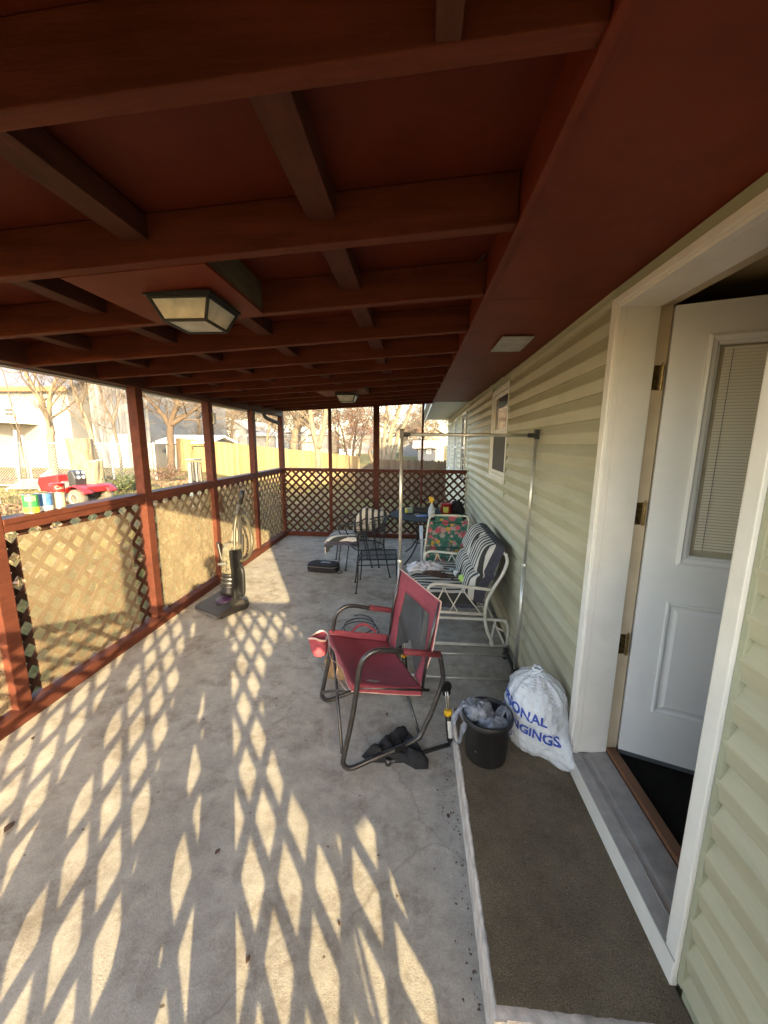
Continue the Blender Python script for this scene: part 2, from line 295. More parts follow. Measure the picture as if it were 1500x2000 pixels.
    def build(s, name, mats, parent=None, smooth=False, bevel=0, sub=0, solid=0):
        if not isinstance(mats, (list, tuple)): mats = [mats]
        off = OFF.get(parent.name, Vector((0, 0, 0))) if parent else Vector((0, 0, 0))
        me = bpy.data.meshes.new(name); me.from_pydata([tuple(p-off) for p in s.v], [], s.f)
        for x in mats: me.materials.append(mt[x] if isinstance(x, str) else x)
        if len(mats) > 1: me.polygons.foreach_set('material_index', s.m)
        if smooth: me.polygons.foreach_set('use_smooth', [True]*len(me.polygons))
        me.update(); o = bpy.data.objects.new(name, me); COL.objects.link(o)
        if parent: o.parent = parent
        OFF[o.name] = off
        if solid: md = o.modifiers.new('solid', 'SOLIDIFY'); md.thickness = solid; md.offset = 0
        if bevel: md = o.modifiers.new('bevel', 'BEVEL'); md.width = bevel; md.segments = 2; md.limit_method = 'ANGLE'; md.angle_limit = R(40)
        if sub: md = o.modifiers.new('sub', 'SUBSURF'); md.levels = sub; md.render_levels = sub
        return o
OFF = {}
def tag(o, label=None, cat=None, group=None, kind=None):
    if label: o['label'] = label
    if cat: o['category'] = cat
    if group: o['group'] = group
    if kind: o['kind'] = kind
    return o
def thing(name, label, cat, loc=(0, 0, 0), rz=0, group=None, world=True):
    """world=True: children are given in world coordinates; False: in the thing's own coordinates"""
    o = bpy.data.objects.new(name, None); COL.objects.link(o); o.empty_display_size = .1
    o.location = loc; o.rotation_euler = (0, 0, rz)
    OFF[o.name] = Vector(loc) if world else Vector((0, 0, 0))
    return tag(o, label, cat, group)
def copy_tree(o, parent=None):
    c = o.copy(); COL.objects.link(c)
    if parent: c.parent = parent
    for ch in list(o.children): copy_tree(ch, c)
    return c
def at(px, py, Y):          # point of the photograph at distance Y along the porch
    d = _fw+CR*((px-750)/FPX)+CU*((1000-py)/FPX); return V(0, 0, CAMH)+d*(Y/d.y)
def atZ(px, py, z):
    d = _fw+CR*((px-750)/FPX)+CU*((1000-py)/FPX); return V(0, 0, CAMH)+d*((z-CAMH)/d.z)
def sstep(a, b, x): t = max(0, min(1, (x-a)/(b-a))); return t*t*(3-2*t)
def text_mesh(body, size, align='LEFT', bold=0):
    cu = bpy.data.curves.new('t', 'FONT'); cu.body = body; cu.size = size; cu.align_x = align; cu.offset = bold; cu.resolution_u = 3
    o = bpy.data.objects.new('t', cu); COL.objects.link(o); dg = bpy.context.evaluated_depsgraph_get()
    me = bpy.data.meshes.new_from_object(o.evaluated_get(dg)); vs_ = [v.co.copy() for v in me.vertices]; fs = [tuple(p.vertices) for p in me.polygons]
    bpy.data.objects.remove(o); bpy.data.curves.remove(cu); bpy.data.meshes.remove(me); return vs_, fs
# ------------------------------------------------------------------ ground, slab
def gz(x, y):
    d = math.hypot(x, y); r = -x/max(y, .5) if y > 0 else 2
    far = max(0, min(1, (r-.33)/.27))
    z = -.14+sstep(3.2, 8, d)*.60*sstep(2.9, 4.6, -x)*far
    z += -.55*sstep(8, 20, d)*(1-far) + -.2*sstep(12, 22, d)*far
    if x > 0: z += 0
    z += .9*sstep(28, 70, d)*(1-far)+.3*sstep(24, 60, d)*far
    n = noise.noise(Vector((x*.5, y*.5, 0)))*.05*sstep(3, 7, d)
    return z+n
g = MB(); xs = [-300, -160, -100, -70, -52]+[-42+.75*i for i in range(70)]+[11, 14, 20, 30, 50, 90, 160, 300]
ys = [-200, -100, -50, -25, -12, -6]+[-3+.75*i for i in range(68)]+[50, 54, 60, 70, 85, 110, 160, 250, 400]
for y in ys:
    for x in xs: g.v.append(V(x, y, gz(x, y)))
nx_ = len(xs)
for j in range(len(ys)-1):
    for i in range(nx_-1): g.f.append((j*nx_+i, j*nx_+i+1, (j+1)*nx_+i+1, (j+1)*nx_+i)); g.m.append(0)
tag(g.build('ground', 'grass', smooth=True), kind='structure')
tag(MB().b2(-2.68, 1.2, -.45, 7.36, -.16, 0).build('porch_floor', 'concrete', bevel=.01), kind='structure')

# ------------------------------------------------------------------ porch roof
def rise(y): return .022*max(0, y-2.6)
def zr(x, y): return 2.45+.0628*(x-.29)+rise(y)
RH = .138
porch = thing('porch_roof', 'low red-brown painted porch roof with exposed rafters running to the house wall', 'porch roof', (-1.1, 3.5, 2.3))
sh = MB()
def roof_pt(x, y, dz): return V(x, y, zr(x, y)+RH+dz)
xx = [-2.95, -2.0, -1.0, .30]; yy = [-.55+.5*i for i in range(17)]
for dz in (0.002, .05): 
    for y in yy:
        for x in xx: sh.v.append(roof_pt(x, y, dz))
n1 = len(xx)*len(yy)
for k in (0, 1):
    for j in range(len(yy)-1):
        for i in range(len(xx)-1):
            a = k*n1+j*len(xx)+i; f = (a, a+1, a+1+len(xx), a+len(xx)); sh.f.append(f if k else f[::-1]); sh.m.append(0)
for j in range(len(yy)-1):
    for i in (0, len(xx)-1):
        a = j*len(xx)+i; sh.f.append((a, a+len(xx), a+len(xx)+n1, a+n1)); sh.m.append(0)
for i in range(len(xx)-1):
    for j in (0, len(yy)-1):
        a = j*len(xx)+i; sh.f.append((a, a+1, a+1+n1, a+n1)); sh.m.append(0)
sh.build('ceiling_panel', 'redc', porch)
RY = [.795+.556*k for k in range(-2, 12)]
for k, y in enumerate(RY):
    b = MB(); y0, y1 = y-.044, y; x0, x1 = -2.62, .288
    jit = random.uniform(-.003, .003)
    pz = [V(x0, y0, zr(x0, y)+jit), V(x1, y0, zr(x1, y)+jit), V(x1, y0, zr(x1, y)+RH), V(x0, y0, zr(x0, y)+RH)]
    b.prism(pz, (0, y1-y0, 0)); b.build('rafter', 'redx', porch, bevel=.003)
BX = [-.30, -.93, -1.52, -2.1]
for k in range(len(RY)-1):
    ya, yb = RY[k], RY[k+1]-.044
    for bx in (BX if k != 1 else [.035]):
        if k == 3 and bx in (-.93,): continue
        if k == 9 and bx in (-.93,): continue
        bx += random.uniform(-.015, .015); zz = zr(bx, ya)+(.062 if bx < 0 else .004)
        b = MB(); hw = .044 if bx < -.02 or k != 1 else .021
        b.b2(bx-hw, bx+hw, ya+.0005, yb-.0005, zz, zz+.071); b.build('blocking', 'red', porch, bevel=.002)
# fixture boxes (plywood dropped flush between two rafters)
for (ka, x0, x1) in ((3, -1.235, -.715), (9, -1.20, -.62)):
    ya, yb = RY[ka]+.001, RY[ka+1]-.045
    b = MB(); z0 = zr(x0, ya); z1 = zr(x1, ya)
    b.prism([V(x0, ya, z0-.004), V(x1, ya, z1-.004), V(x1, ya, z1+.008), V(x0, ya, z0+.008)], (0, yb-ya, 0)); b.build('fixture_panel', 'redp', porch)
    b = MB(); b.b2(x1-.035, x1-.003, ya, yb, z1+.0085, z1+RH-.01); b.b2(x0+.003, x0+.035, ya, yb, z0+.0085, z0+RH-.012); b.build('side_board', 'raww', porch)
# ledger along the house eave, left beam, end headers
b = MB(); yl = [-.5+.7*i for i in range(12)]
for i in range(len(yl)-1):
    a, c = yl[i], yl[i+1]
    b.add([V(x, y, 2.447+rise(y)+dz) for dz in (0, .17) for x, y in ((.290, a), (.325, a), (.325, c), (.290, c))], [(3, 2, 1, 0), (4, 5, 6, 7), (0, 1, 5, 4), (1, 2, 6, 5), (2, 3, 7, 6), (3, 0, 4, 7)])
b.build('ledger_board', 'redp', porch)
b = MB()
for i in range(len(yl)-1):
    a, c = yl[i], yl[i+1]
    b.add([V(x, y, 2.436+rise(y)+dz) for dz in (0, .0105) for x, y in ((.284, a), (.304, a), (.304, c), (.284, c))], [(3, 2, 1, 0), (4, 5, 6, 7), (0, 1, 5, 4), (1, 2, 6, 5), (2, 3, 7, 6), (3, 0, 4, 7)])
b.build('edge_trim', 'redp', porch)
b = MB(); b.b2(-2.595, -2.505, -.3, 7.3, 2.274, 2.42); b.b2(-2.61, -2.50, -.32, 7.32, 2.4205, 2.455); b.build('side_beam', 'red', porch, bevel=.004)
b = MB(); b.prism([V(-2.504, 7.21, 2.375), V(.29, 7.21, 2.52), V(.29, 7.21, 2.70), V(-2.504, 7.21, 2.54)], (0, .09, 0)); b.build('end_header', 'redx', porch, bevel=.004)
b = MB(); b.prism([V(-2.504, -.29, 2.345), V(.84, -.29, 2.345), V(.84, -.29, 2.58), V(-2.504, -.29, 2.42)], (0, .08, 0)); b.build('end_header', 'redx', porch, bevel=.004)
cb = spline([(-.25, 1.945, 2.535), (-.1, 1.944, 2.53), (.05, 1.942, 2.545), (.18, 1.93, 2.55), (.24, 1.88, 2.57), (.27, 1.80, 2.58)], 5)
MB().tube(cb, .004, 6).build('cable', 'wirec', porch, smooth=True)
# gutter and downspout at the far left corner
gp = MB(); gp.tube(spline([at(512, 780, 6.7), at(514, 803, 6.75), at(518, 814, 6.9), at(530, 821, 7.05), at(552, 829, 7.3)], 5), .036, 8)
gt = thing('downspout', 'grey curved downspout elbow behind the far left porch post', 'downspout', (-2.64, 7.22, 0)); gp.build('pipe', 'greyp', gt, smooth=True)
gg = MB(); gg.b2(-3.06, -2.955, -.5, 7.4, 2.33, 2.345); gg.b2(-3.06, -3.05, -.5, 7.4, 2.345, 2.43); gg.build('gutter', 'greyp', gt)

# ------------------------------------------------------------------ lattice railings
PITCH_L = .1125; BW = .037
def clip_rect(poly, x0, x1, y0, y1):
    def cl(P, ins, inter):
        out = []
        for i, p in enumerate(P):
            q = P[(i+1) % len(P)]
            if ins(p): out.append(p)
            if ins(p) != ins(q): out.append(inter(p, q))
        return out
    def ix(c): return lambda p, q: (c, p[1]+(q[1]-p[1])*(c-p[0])/(q[0]-p[0]))
    def iy(c): return lambda p, q: (p[0]+(q[0]-p[0])*(c-p[1])/(q[1]-p[1]), c)
    for ins, it in ((lambda p: p[0] >= x0, ix(x0)), (lambda p: p[0] <= x1, ix(x1)), (lambda p: p[1] >= y0, iy(y0)), (lambda p: p[1] <= y1, iy(y1))):
        poly = cl(poly, ins, it)
        if len(poly) < 3: return []
    return poly
def lattice(mb, A, B, z0, z1, out, th=.007, pitch=PITCH_L, bw=BW, phase=0.):
    A, B, out = Vector(A), Vector(B), Vector(out); d = (B-A); L = d.length; d.normalize()
    st = pitch*math.sqrt(2); h = bw*math.sqrt(2)/2; H = z1-z0
    for lay, sg in ((0, 1), (1, -1)):
        c = -H-st+phase
        while c < L+H+st:
            p = [(c-h, 0), (c+h, 0), (c+h+sg*H, H), (c-h+sg*H, H)]
            q = clip_rect(p, 0, L, 0, H)
            if q:
                o = out*(lay*(th+.0006))
                mb.prism([A+d*x+V(0, 0, z0+z)+o for x, z in q], out*th)
            c += st
    return mb
PY = [-.25, .80, 2.06, 3.42, 4.65, 5.94, 7.25]
rl = thing('side_railing', 'red-brown porch railing with diamond lattice and insect screen along the left side', 'railing', (-2.55, 3.5, 0))
for y in PY[1:]:
    b = MB(); b.b2(-2.592, -2.504, y-.047, y+.047, .088, 2.2735)
    if y < 7: b.b2(-2.5925+.001, -2.56, y+.048, y+.072, .088, 2.2735)
    b.build('post', 'red', rl, bevel=.004)
b = MB(); b.b2(-2.60, -2.47, -.3, 7.3, .0005, .0875); b.build('bottom_plate', 'red', rl, bevel=.006)
for i in range(len(PY)-1):
    a, c = PY[i]+.048, PY[i+1]-.048
    if i == 0: a = PY[0]+.05
    a2 = a+.025 if i > 0 else a
    b = MB(); b.b2(-2.545, -2.5065, a+.001, c-.001, 1.235, 1.2845); b.b2(-2.63, -2.4985, a+.001, c-.001, 1.2852, 1.3205); b.build('top_rail', 'red', rl, bevel=.003)
    b = MB(); lattice(b, (-2.560, a2, 0), (-2.560, c, 0), .089, 1.283, (-1, 0, 0), phase=.03*i); b.build('lattice_panel', 'lat', rl)
    e = {2: c-.17, 0: c, 1: c}.get(i, c)
    n = 14
    sc = MB(); s0 = a2+(.085 if i == 2 else .03)
    sc.grid(lambda u, v: V(-2.549+.003*math.sin(u*9+v*5), s0+(e-s0)*u, .10+(1.19-.10)*v-(0.02*u if i == 2 else 0)), n, n); sc.build('insect_screen', 'screen' if i == 2 else 'screend', rl, smooth=True)
re_ = thing('end_railing', 'dark lattice railing with slim posts closing the far end of the porch', 'railing', (-.8, 7.25, 0))
FX = [(-1.603, .030), (-.732, .055), (.12, .019)]
for x, hw in FX:
    b = MB(); b.b2(x-hw, x+hw, 7.212, 7.212+max(.04, hw*1.5), .0885, 2.375+.052*(x+2.504)); b.build('post', 'red', re_, bevel=.003)
b = MB(); b.b2(-2.469, .97, 7.205, 7.285, .0005, .088); b.build('bottom_plate', 'red', re_, bevel=.004)
b = MB(); b.b2(-2.503, .965, 7.199, 7.2115, 1.262, 1.30); b.b2(-2.503, .965, 7.199, 7.29, 1.3005, 1.322); b.build('top_rail', 'red', re_, bevel=.003)
edges = [-2.503]+[e for x, hw in FX for e in (x-hw, x+hw)]+[.935]
for i in range(0, len(edges), 2):
    b = MB(); lattice(b, (edges[i]+.001, 7.226, 0), (edges[i+1]-.001, 7.226, 0), .089, 1.2995, (0, 1, 0), phase=.02*i); b.build('lattice_panel', 'lat', re_)
b = MB(); b.b2(.936, .958, 7.19, 7.24, .09, 1.2); b.build('end_strip', 'cream', re_)
# near end, behind the camera: it casts the lattice of light on the floor
rn = thing('near_railing', 'red-brown lattice railing closing the near end of the porch behind the viewer', 'railing', (-.8, -.27, 0))
for x, hw in ((-2.548, .044), (-.87, .05), (.79, .05)):
    b = MB(); b.b2(x-hw, x+hw, -.31, -.22, .0 if x > -2.5 else 0.088, 2.344); b.build('post', 'red', rn, bevel=.004)
for a, c in ((-2.503, -.921), (-.819, .739)):
    b = MB(); b.b2(a, c, -.32, -.215, 1.27, 1.32); b.build('top_rail', 'red', rn, bevel=.003)
    b = MB(); b.b2(a, c, -.31, -.22, .0005, .08); b.build('bottom_plate', 'red', rn, bevel=.003)
    b = MB(); lattice(b, (a, -.262, 0), (c, -.262, 0), .081, 1.269, (0, -1, 0), phase=.05); b.build('lattice_panel', 'lat', rn)

# ------------------------------------------------------------------ house
W = .85
house = thing('house', 'long low house with sage green lap siding, white door frame and windows along the porch', 'house', (3, 5, 0))
EXPO = .1175
def siding(mb, y0, y1, z0, z1, base=.04, x=W):
    k = int((z0-base)/EXPO); z = base+k*EXPO
    prof = []
    while z < z1:
        for dx, dz in ((-.004, 0), (-.0175, .0005), (-.018, .004), (-.0255, .055), (-.0245, .060), (-.002, EXPO-.001)):
            zz = z+dz
            prof.append((dx, min(max(zz, z0), z1)))
        z += EXPO
    cl = []
    for p in prof:
        if not cl or abs(cl[-1][1]-p[1]) > 1e-5 or abs(cl[-1][0]-p[0]) > 1e-5: cl.append(p)
    o = len(mb.v)
    for dx, zz in cl: mb.v += [V(x+dx, y0, zz), V(x+dx, y1, zz)]
    for i in range(len(cl)-1): mb.f.append((o+2*i, o+2*i+1, o+2*i+3, o+2*i+2)); mb.m.append(mb.mi)
s = MB(); siding(s, -.24, .963, .215, 2.44); siding(s, 1.842, 3.868, .04, 2.56); siding(s, 3.868, 4.852, .04, 1.425); siding(s, 4.852, 7.19, .04, 2.6); siding(s, 7.192, 14.2, .04, 2.66)
s.build('siding', 'sid', house)
wl = MB()
wl.b2(.852, .978, -.24, 1.03, -.1, 2.7); wl.b2(.852, .978, 1.031, 1.779, -.1, .245); wl.b2(.852, .978, 1.0305, 1.779, 2.405, 2.7); wl.b2(.852, .978, 1.835, 3.90, -.1, 2.7); wl.b2(.852, .978, 3.9005, 4.80, -.1, 1.46); wl.b2(.852, .978, 3.9005, 4.80, 2.415, 2.7); wl.b2(.852, .978, 4.8005, 14.2, -.1, 2.7)
wl.b2(.979, 9, -.24, -.12, -.1, 2.7); wl.b2(.979, 9, 14.08, 14.2, -.1, 2.7); wl.b2(8.9, 9, -.119, 14.07, -.1, 2.7)
wl.build('wall', 'sidtrim', house)
# green trims
t_ = MB(); t_.b2(.826, .849, .953, .972, .20, 2.43); t_.b2(.829, .849, 1.832, 1.848, .04, 2.44); t_.b2(.822, .849, -.24, 1.846, 2.403, 2.446)
t_.b2(.826, .849, 3.866, 3.882, 1.22, 2.47); t_.b2(.826, .849, 4.838, 4.854, 1.42, 2.49); t_.b2(.826, .849, 7.18, 7.20, .04, 2.56)
t_.b2(.831, .849, -.24, .9525, .165, .205)
for i in range(9):
    a, c = 1.85+i*.6, 1.85+(i+1)*.6-.0005; zz = 2.412+rise(a); t_.b2(.826, .849, a, c, zz, zz+.04)
t_.b2(.842, .8495, 3.883, 4.837, 2.40, 2.46)
t_.build('trim', 'sidtrim', house, bevel=.002)
# soffit over the porch, in two plywood sheets, then white soffit beyond
for a, c in ((-.5, 1.93), (1.934, 4.37), (4.374, 7.16)):
    b = MB(); b.add([V(x, y, 2.449+rise(y)+dz) for dz in (0, .012) for x, y in ((.305, a), (.8485, a), (.8485, c), (.305, c))], [(3, 2, 1, 0), (4, 5, 6, 7), (0, 1, 5, 4), (1, 2, 6, 5), (2, 3, 7, 6), (3, 0, 4, 7)])
    b.build('red_soffit', 'redp', house)
b = MB()
for i in range(24):
    y = 7.32+.29*i; b.b2(.33, .8485, y, y+.284, 2.55+.004*i, 2.556+.004*i)
b.build('white_soffit', 'soffw', house)
b = MB(); b.b2(.29, .328, 7.32, 14.4, 2.53, 2.72); b.b2(.20, .289, 7.32, 14.4, 2.62, 2.73); b.build('fascia', 'soffw', house, bevel=.003)
rf = MB()
rf.prism([V(.2, -.6, 2.74), V(5, -.6, 4.3), V(9.5, -.6, 2.74), V(9.5, -.6, 2.84), V(5, -.6, 4.42), V(.2, -.6, 2.84)], (0, 15.2, 0)); rf.build('roof', 'shingle', house)
for yg in (-.2, 14.1): MB().prism([V(.86, yg, 2.701), V(8.95, yg, 2.701), V(5, yg, 4.2)], (0, .1, 0)).build('gable', 'sidtrim', house)

# room behind the door
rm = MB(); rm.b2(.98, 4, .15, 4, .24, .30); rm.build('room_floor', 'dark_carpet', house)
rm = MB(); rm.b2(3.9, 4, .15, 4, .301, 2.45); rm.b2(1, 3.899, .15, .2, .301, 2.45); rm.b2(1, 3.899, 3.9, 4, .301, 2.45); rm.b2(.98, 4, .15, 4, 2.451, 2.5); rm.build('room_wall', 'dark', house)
# door frame
df = MB()
df.b2(.815, .85, 1.786, 1.832, .262, 2.402); df.b2(.822, .851, 1.772, 1.7855, .27, 2.37)          # far casing and its inner step
df.b2(.815, .85, .973, 1.020, .235, 2.402); df.b2(.822, .851, 1.0205, 1.032, .27, 2.37)
df.b2(.815, .85, 1.0205, 1.7855, 2.371, 2.402); df.b2(.822, .851, 1.0325, 1.7715, 2.357, 2.3705)
df.b2(.8515, .985, 1.775, 1.800, .275, 2.385); df.b2(.8515, .985, 1.00, 1.030, .275, 2.385); df.b2(.8515, .985, 1.0305, 1.7745, 2.358, 2.385)
fr = df.build('door_frame', 'white', house, bevel=.0025)
jb = MB(); jb.b2(.9855, 1.035, 1.781, 1.806, .29, 2.38); jb.b2(.9855, 1.035, 1.00, 1.027, .29, 2.38); jb.b2(.9855, 1.035, 1.0275, 1.7805, 2.364, 2.39); jb.build('door_jamb', 'jamb', house)
th = MB(); th.b2(.812, .834, .975, 1.83, .172, .262); th.build('sill_board', 'white', house, bevel=.003)
th = MB(); th.prism([V(.813, 0.975, .2625), V(.86, .975, .2665), V(.86, .975, .2725), V(.813, .975, .2675)], (0, .855, 0))
th.prism([V(.8605, 1.0325, .268), V(.985, 1.0325, .287), V(.985, 1.0325, .279), V(.8605, 1.0325, .26)], (0, .742, 0))
for i in range(14): th.b2(.90+i*.006, .903+i*.006, 1.034, 1.773, .272+i*.0009, .2765+i*.0009)
th.b2(.862, .866, 1.034, 1.773, .268, .279); th.build('threshold', 'alu', house)
MB().b2(.9855, 1.03, 1.028, 1.780, .2905, .312).build('threshold_strip', 'oak', house, bevel=.003)
# the open door, hinged at the far jamb
D0 = V(1.034, 1.778, 0); dd = V(.9356, -.3531, 0).normalized(); dn = V(-dd.y, dd.x, 0)*-1     # dn points to the viewer side
if dn.y > 0: dn = -dn
def dp(s_, z, o=0): return D0+dd*s_+V(0, 0, z)+dn*o
def dslab(mb, s0, s1, z0, z1, o0, o1):
    P = [dp(s_, z, o) for o in (o0, o1) for s_, z in ((s0, z0), (s1, z0), (s1, z1), (s0, z1))]
    return mb.add(P, [(3, 2, 1, 0), (4, 5, 6, 7), (0, 1, 5, 4), (1, 2, 6, 5), (2, 3, 7, 6), (3, 0, 4, 7)])
LS0, LS1, LZ0, LZ1 = .125, .655, 1.29, 2.235
d_ = MB(); dslab(d_, .004, LS0+.02, .325, 2.355, -.022, .022); dslab(d_, LS1-.02, .78, .325, 2.355, -.022, .022); dslab(d_, LS0+.02, LS1-.02, LZ1-.02, 2.355, -.022, .022); dslab(d_, LS0+.02, LS1-.02, .325, LZ0+.02, -.022, .022)
door = d_.build('door', 'whited', house)
def frame_ring(mb, s0, s1, z0, z1, prof):
    rings = []
    for ins, o in prof: rings.append([dp(s0+ins, z0+ins, o), dp(s1-ins, z0+ins, o), dp(s1-ins, z1-ins, o), dp(s0+ins, z1-ins, o)])
    o_ = len(mb.v)
    for r_ in rings: mb.v += r_
    for i in range(len(rings)-1):
        for j in range(4): mb.f.append((o_+4*i+j, o_+4*i+(j+1) % 4, o_+4*i+4+(j+1) % 4, o_+4*i+4+j)); mb.m.append(mb.mi)
fm = MB(); frame_ring(fm, LS0, LS1, LZ0, LZ1, ((0, .0225), (.002, .030), (.012, .034), (.018, .030), (.030, .028), (.034, .022), (.040, .020), (.044, .010)))
fm.build('glass_frame', 'whited', door)
gl = MB(); dslab(gl, LS0+.04, LS1-.04, LZ0+.04, LZ1-.04, -.005, .005); gl.build('glass_surround', 'cream', door)
bl = MB(); z = LZ0+.07
while z < LZ1-.06:
    P = [dp(LS0+.058, z, .0058), dp(LS1-.058, z, .0058), dp(LS1-.058, z+.0105, .0105), dp(LS0+.058, z+.0105, .0105)]
    bl.prism(P, dn*-.0006); z += .0125
bl.build('window_blind', 'blind', door)
ed = MB()
for s_ in (.21, .39, .57): dslab(ed, s_-.0008, s_+.0008, LZ0+.07, LZ1-.06, .011, .0122)
ed.build('blind_cord', 'greyp', door)
for s0, s1 in ((.112, .355), (.43, .67)):
    pm = MB(); frame_ring(pm, s0, s1, .565, 1.115, ((0, .0225), (.004, .028), (.012, .028), (.02, .0225), (.030, .0225), (.045, .028), (.046, .028)))
    P = [dp(s0+.046, .611, .028), dp(s1-.046, .611, .028), dp(s1-.046, 1.069, .028), dp(s0+.046, 1.069, .028)]; pm.add(P, [(0, 1, 2, 3)])
    pm.build('raised_panel', 'whited', door)
hz = MB(); dslab(hz, .004, .78, .300, .3235, -.018, .018); hz.build('door_sweep', 'greyp', door)
MB().lathe([(.012, 0), (.03, .004), (.028, .012), (.011, .018), (.011, .04), (.028, .045), (.030, .06), (.02, .072), (.004, .076)], dp(.71, 1.2, .0225), 18, dn).build('door_knob', 'brass', door, smooth=True)
for z in (2.08, 1.50, .87):
    h = MB(); h.b2(.985, 1.012, 1.7785, 1.7808, z-.05, z+.05); h.b2(.99, .9925, 1.7781, 1.7788, z-.03, z-.02)
    h.tube([(1.018, 1.772, z-.052), (1.018, 1.772, z+.052)], .0065, 8); h.tube([(1.018, 1.772, z+.052), (1.018, 1.772, z+.060)], .004, 6)
    for q in (-.03, 0, .03): h.lathe([(.004, 0), (.003, .0015)], (1.0, 1.7784, z+q), 8, (0, -1, 0))
    h.build('hinge', 'brass', door)
# porch window
wf = MB(); y0, y1, z0, z1 = 3.884, 4.836, 1.43, 2.40
wf.b2(.828, .87, y0, y1, z0-.012, z0+.045); wf.b2(.828, .87, y0, y0+.055, z0+.0455, z1); wf.b2(.828, .87, y1-.055, y1, z0+.0455, z1); wf.b2(.828, .87, y0+.0555, y1-.0555, z1-.055, z1)
wf.b2(.81, .8275, y0-.006, y1+.006, z0-.02, z0+.004)
win = wf.build('window', 'white', house, bevel=.003)
sa = MB(); ym0, ym1 = y0+.056, y1-.056; zm = 1.93
for (a, c, xo) in ((z0+.046, zm, .846), (zm+.0005, z1-.056, .856)):
    sa.b2(xo, xo+.024, ym0, ym0+.035, a, c); sa.b2(xo, xo+.024, ym1-.035, ym1, a, c); sa.b2(xo, xo+.024, ym0+.0355, ym1-.0355, a, a+.035); sa.b2(xo, xo+.024, ym0+.0355, ym1-.0355, c-.035, c)
sa.build('sash', 'white', win, bevel=.002)
MB().b2(.862, .865, ym0+.036, ym1-.036, zm+.036, z1-.092).build('pane', 'glass', win)
MB().b2(.852, .855, ym0+.036, ym1-.036, z0+.082, zm-.036).build('lower_screen', 'netting', win)
for (a, c) in ((7.6, 8.45), (9.7, 10.5), (11.9, 12.7)):
    wf = MB(); z0, z1 = 1.02, 2.42
    for q in ((a, a+.06), (c-.06, c)): wf.b2(.80, .851, q[0], q[1], z0, z1)
    wf.b2(.80, .851, a+.0605, c-.0605, z0, z0+.06); wf.b2(.80, .851, a+.0605, c-.0605, z1-.06, z1); wf.b2(.815, .845, a+.061, c-.061, 1.70, 1.74)
    wo = wf.build('window', 'white', house); MB().b2(.826, .83, a+.061, c-.061, z0+.061, z1-.061).build('pane', 'glass', wo)
MB().b2(.83, .848, 7.02, 7.06, 1.18, 1.38).build('outlet_box', 'greyp', house, bevel=.004)
# soffit vent
vt = MB(); zz = 2.449+rise(2.75)
vx0, vx1, vy0, vy1 = .515, .69, 2.56, 2.94
for q in ((vx0, vx1, vy0, vy0+.016), (vx0, vx1, vy1-.016, vy1)): vt.b2(*q, zz-.008, zz-.001)
for q in ((vx0, vx0+.014, vy0+.0165, vy1-.0165), (vx1-.014, vx1, vy0+.0165, vy1-.0165)): vt.b2(*q, zz-.008, zz-.001)
for i in range(12):
    y = vy0+.03+i*.0285; vt.prism([V(vx0+.015, y, zz-.003), V(vx1-.015, y, zz-.003), V(vx1-.015, y+.012, zz-.0065), V(vx0+.015, y+.012, zz-.0065)], (0, 0, .001))
vt.build('soffit_vent', 'alu', house)
MB().b2(vx0+.014, vx1-.014, vy0+.016, vy1-.016, zz-.0018, zz-.0008).build('vent_opening', 'dark', house)

# the house wall runs about one degree off the line of the porch
def skew(o):
    if o.type == 'MESH':
        k = OFF.get(o.name, Vector((0, 0, 0)))
        for v in o.data.vertices:
            y = v.co.y+k.y
            if y > 1.84 and v.co.x+k.x > .6: v.co.x += .0233*(y-1.84)
    for c in o.children: skew(c)
skew(house)
# door step
st = thing('door_step', 'low concrete step with brown outdoor carpet and flaking pale painted edge below the door', 'step', (.55, 1.5, 0))
b = MB()
def wob(y): return .002*noise.noise(Vector((y*9, 3, 0)))+.0015*noise.noise(Vector((y*31, 7, 0)))
n = 90; b.grid(lambda u, v: [V(.262+wob(u*1.3), .862+1.33*u, 0), V(.262+wob(u*1.3)*.6, .862+1.33*u, .08), V(.262+wob(u*1.3), .862+1.33*u, .160), V(.269+wob(u*1.3), .862+1.33*u, .166), V(.30, .862+1.33*u, .1662)][int(round(v*4))], n, 5)
b.b2(.30, .826, .862, 2.19, 0, .1658); b.b2(.264, .2995, .8625, .90, .0, .155); b.b2(.266, .2998, 2.15, 2.19, 0, .16)
b.build('concrete_block', 'pinkc', st, bevel=0)
b = MB(); n = 160
def cedge(y): return .274+.005*noise.noise(Vector((y*12, 1, 0)))+.004*noise.noise(Vector((y*50, 1, 0)))
b.grid(lambda u, v: V(cedge(.9+1.29*u)+(.8265-cedge(.9+1.29*u))*v, .888+.004*noise.noise(Vector((v*30, 2, 2)))+1.297*u, .1722+.003*noise.noise(Vector((u*30, v*12, 0)))), n, 40)
b.grid(lambda u, v: V(cedge(.9+1.29*u)-.0005, .888+1.297*u, .1722-.0055*v), n, 2)
b.build('carpet', 'carpet', st, smooth=True)

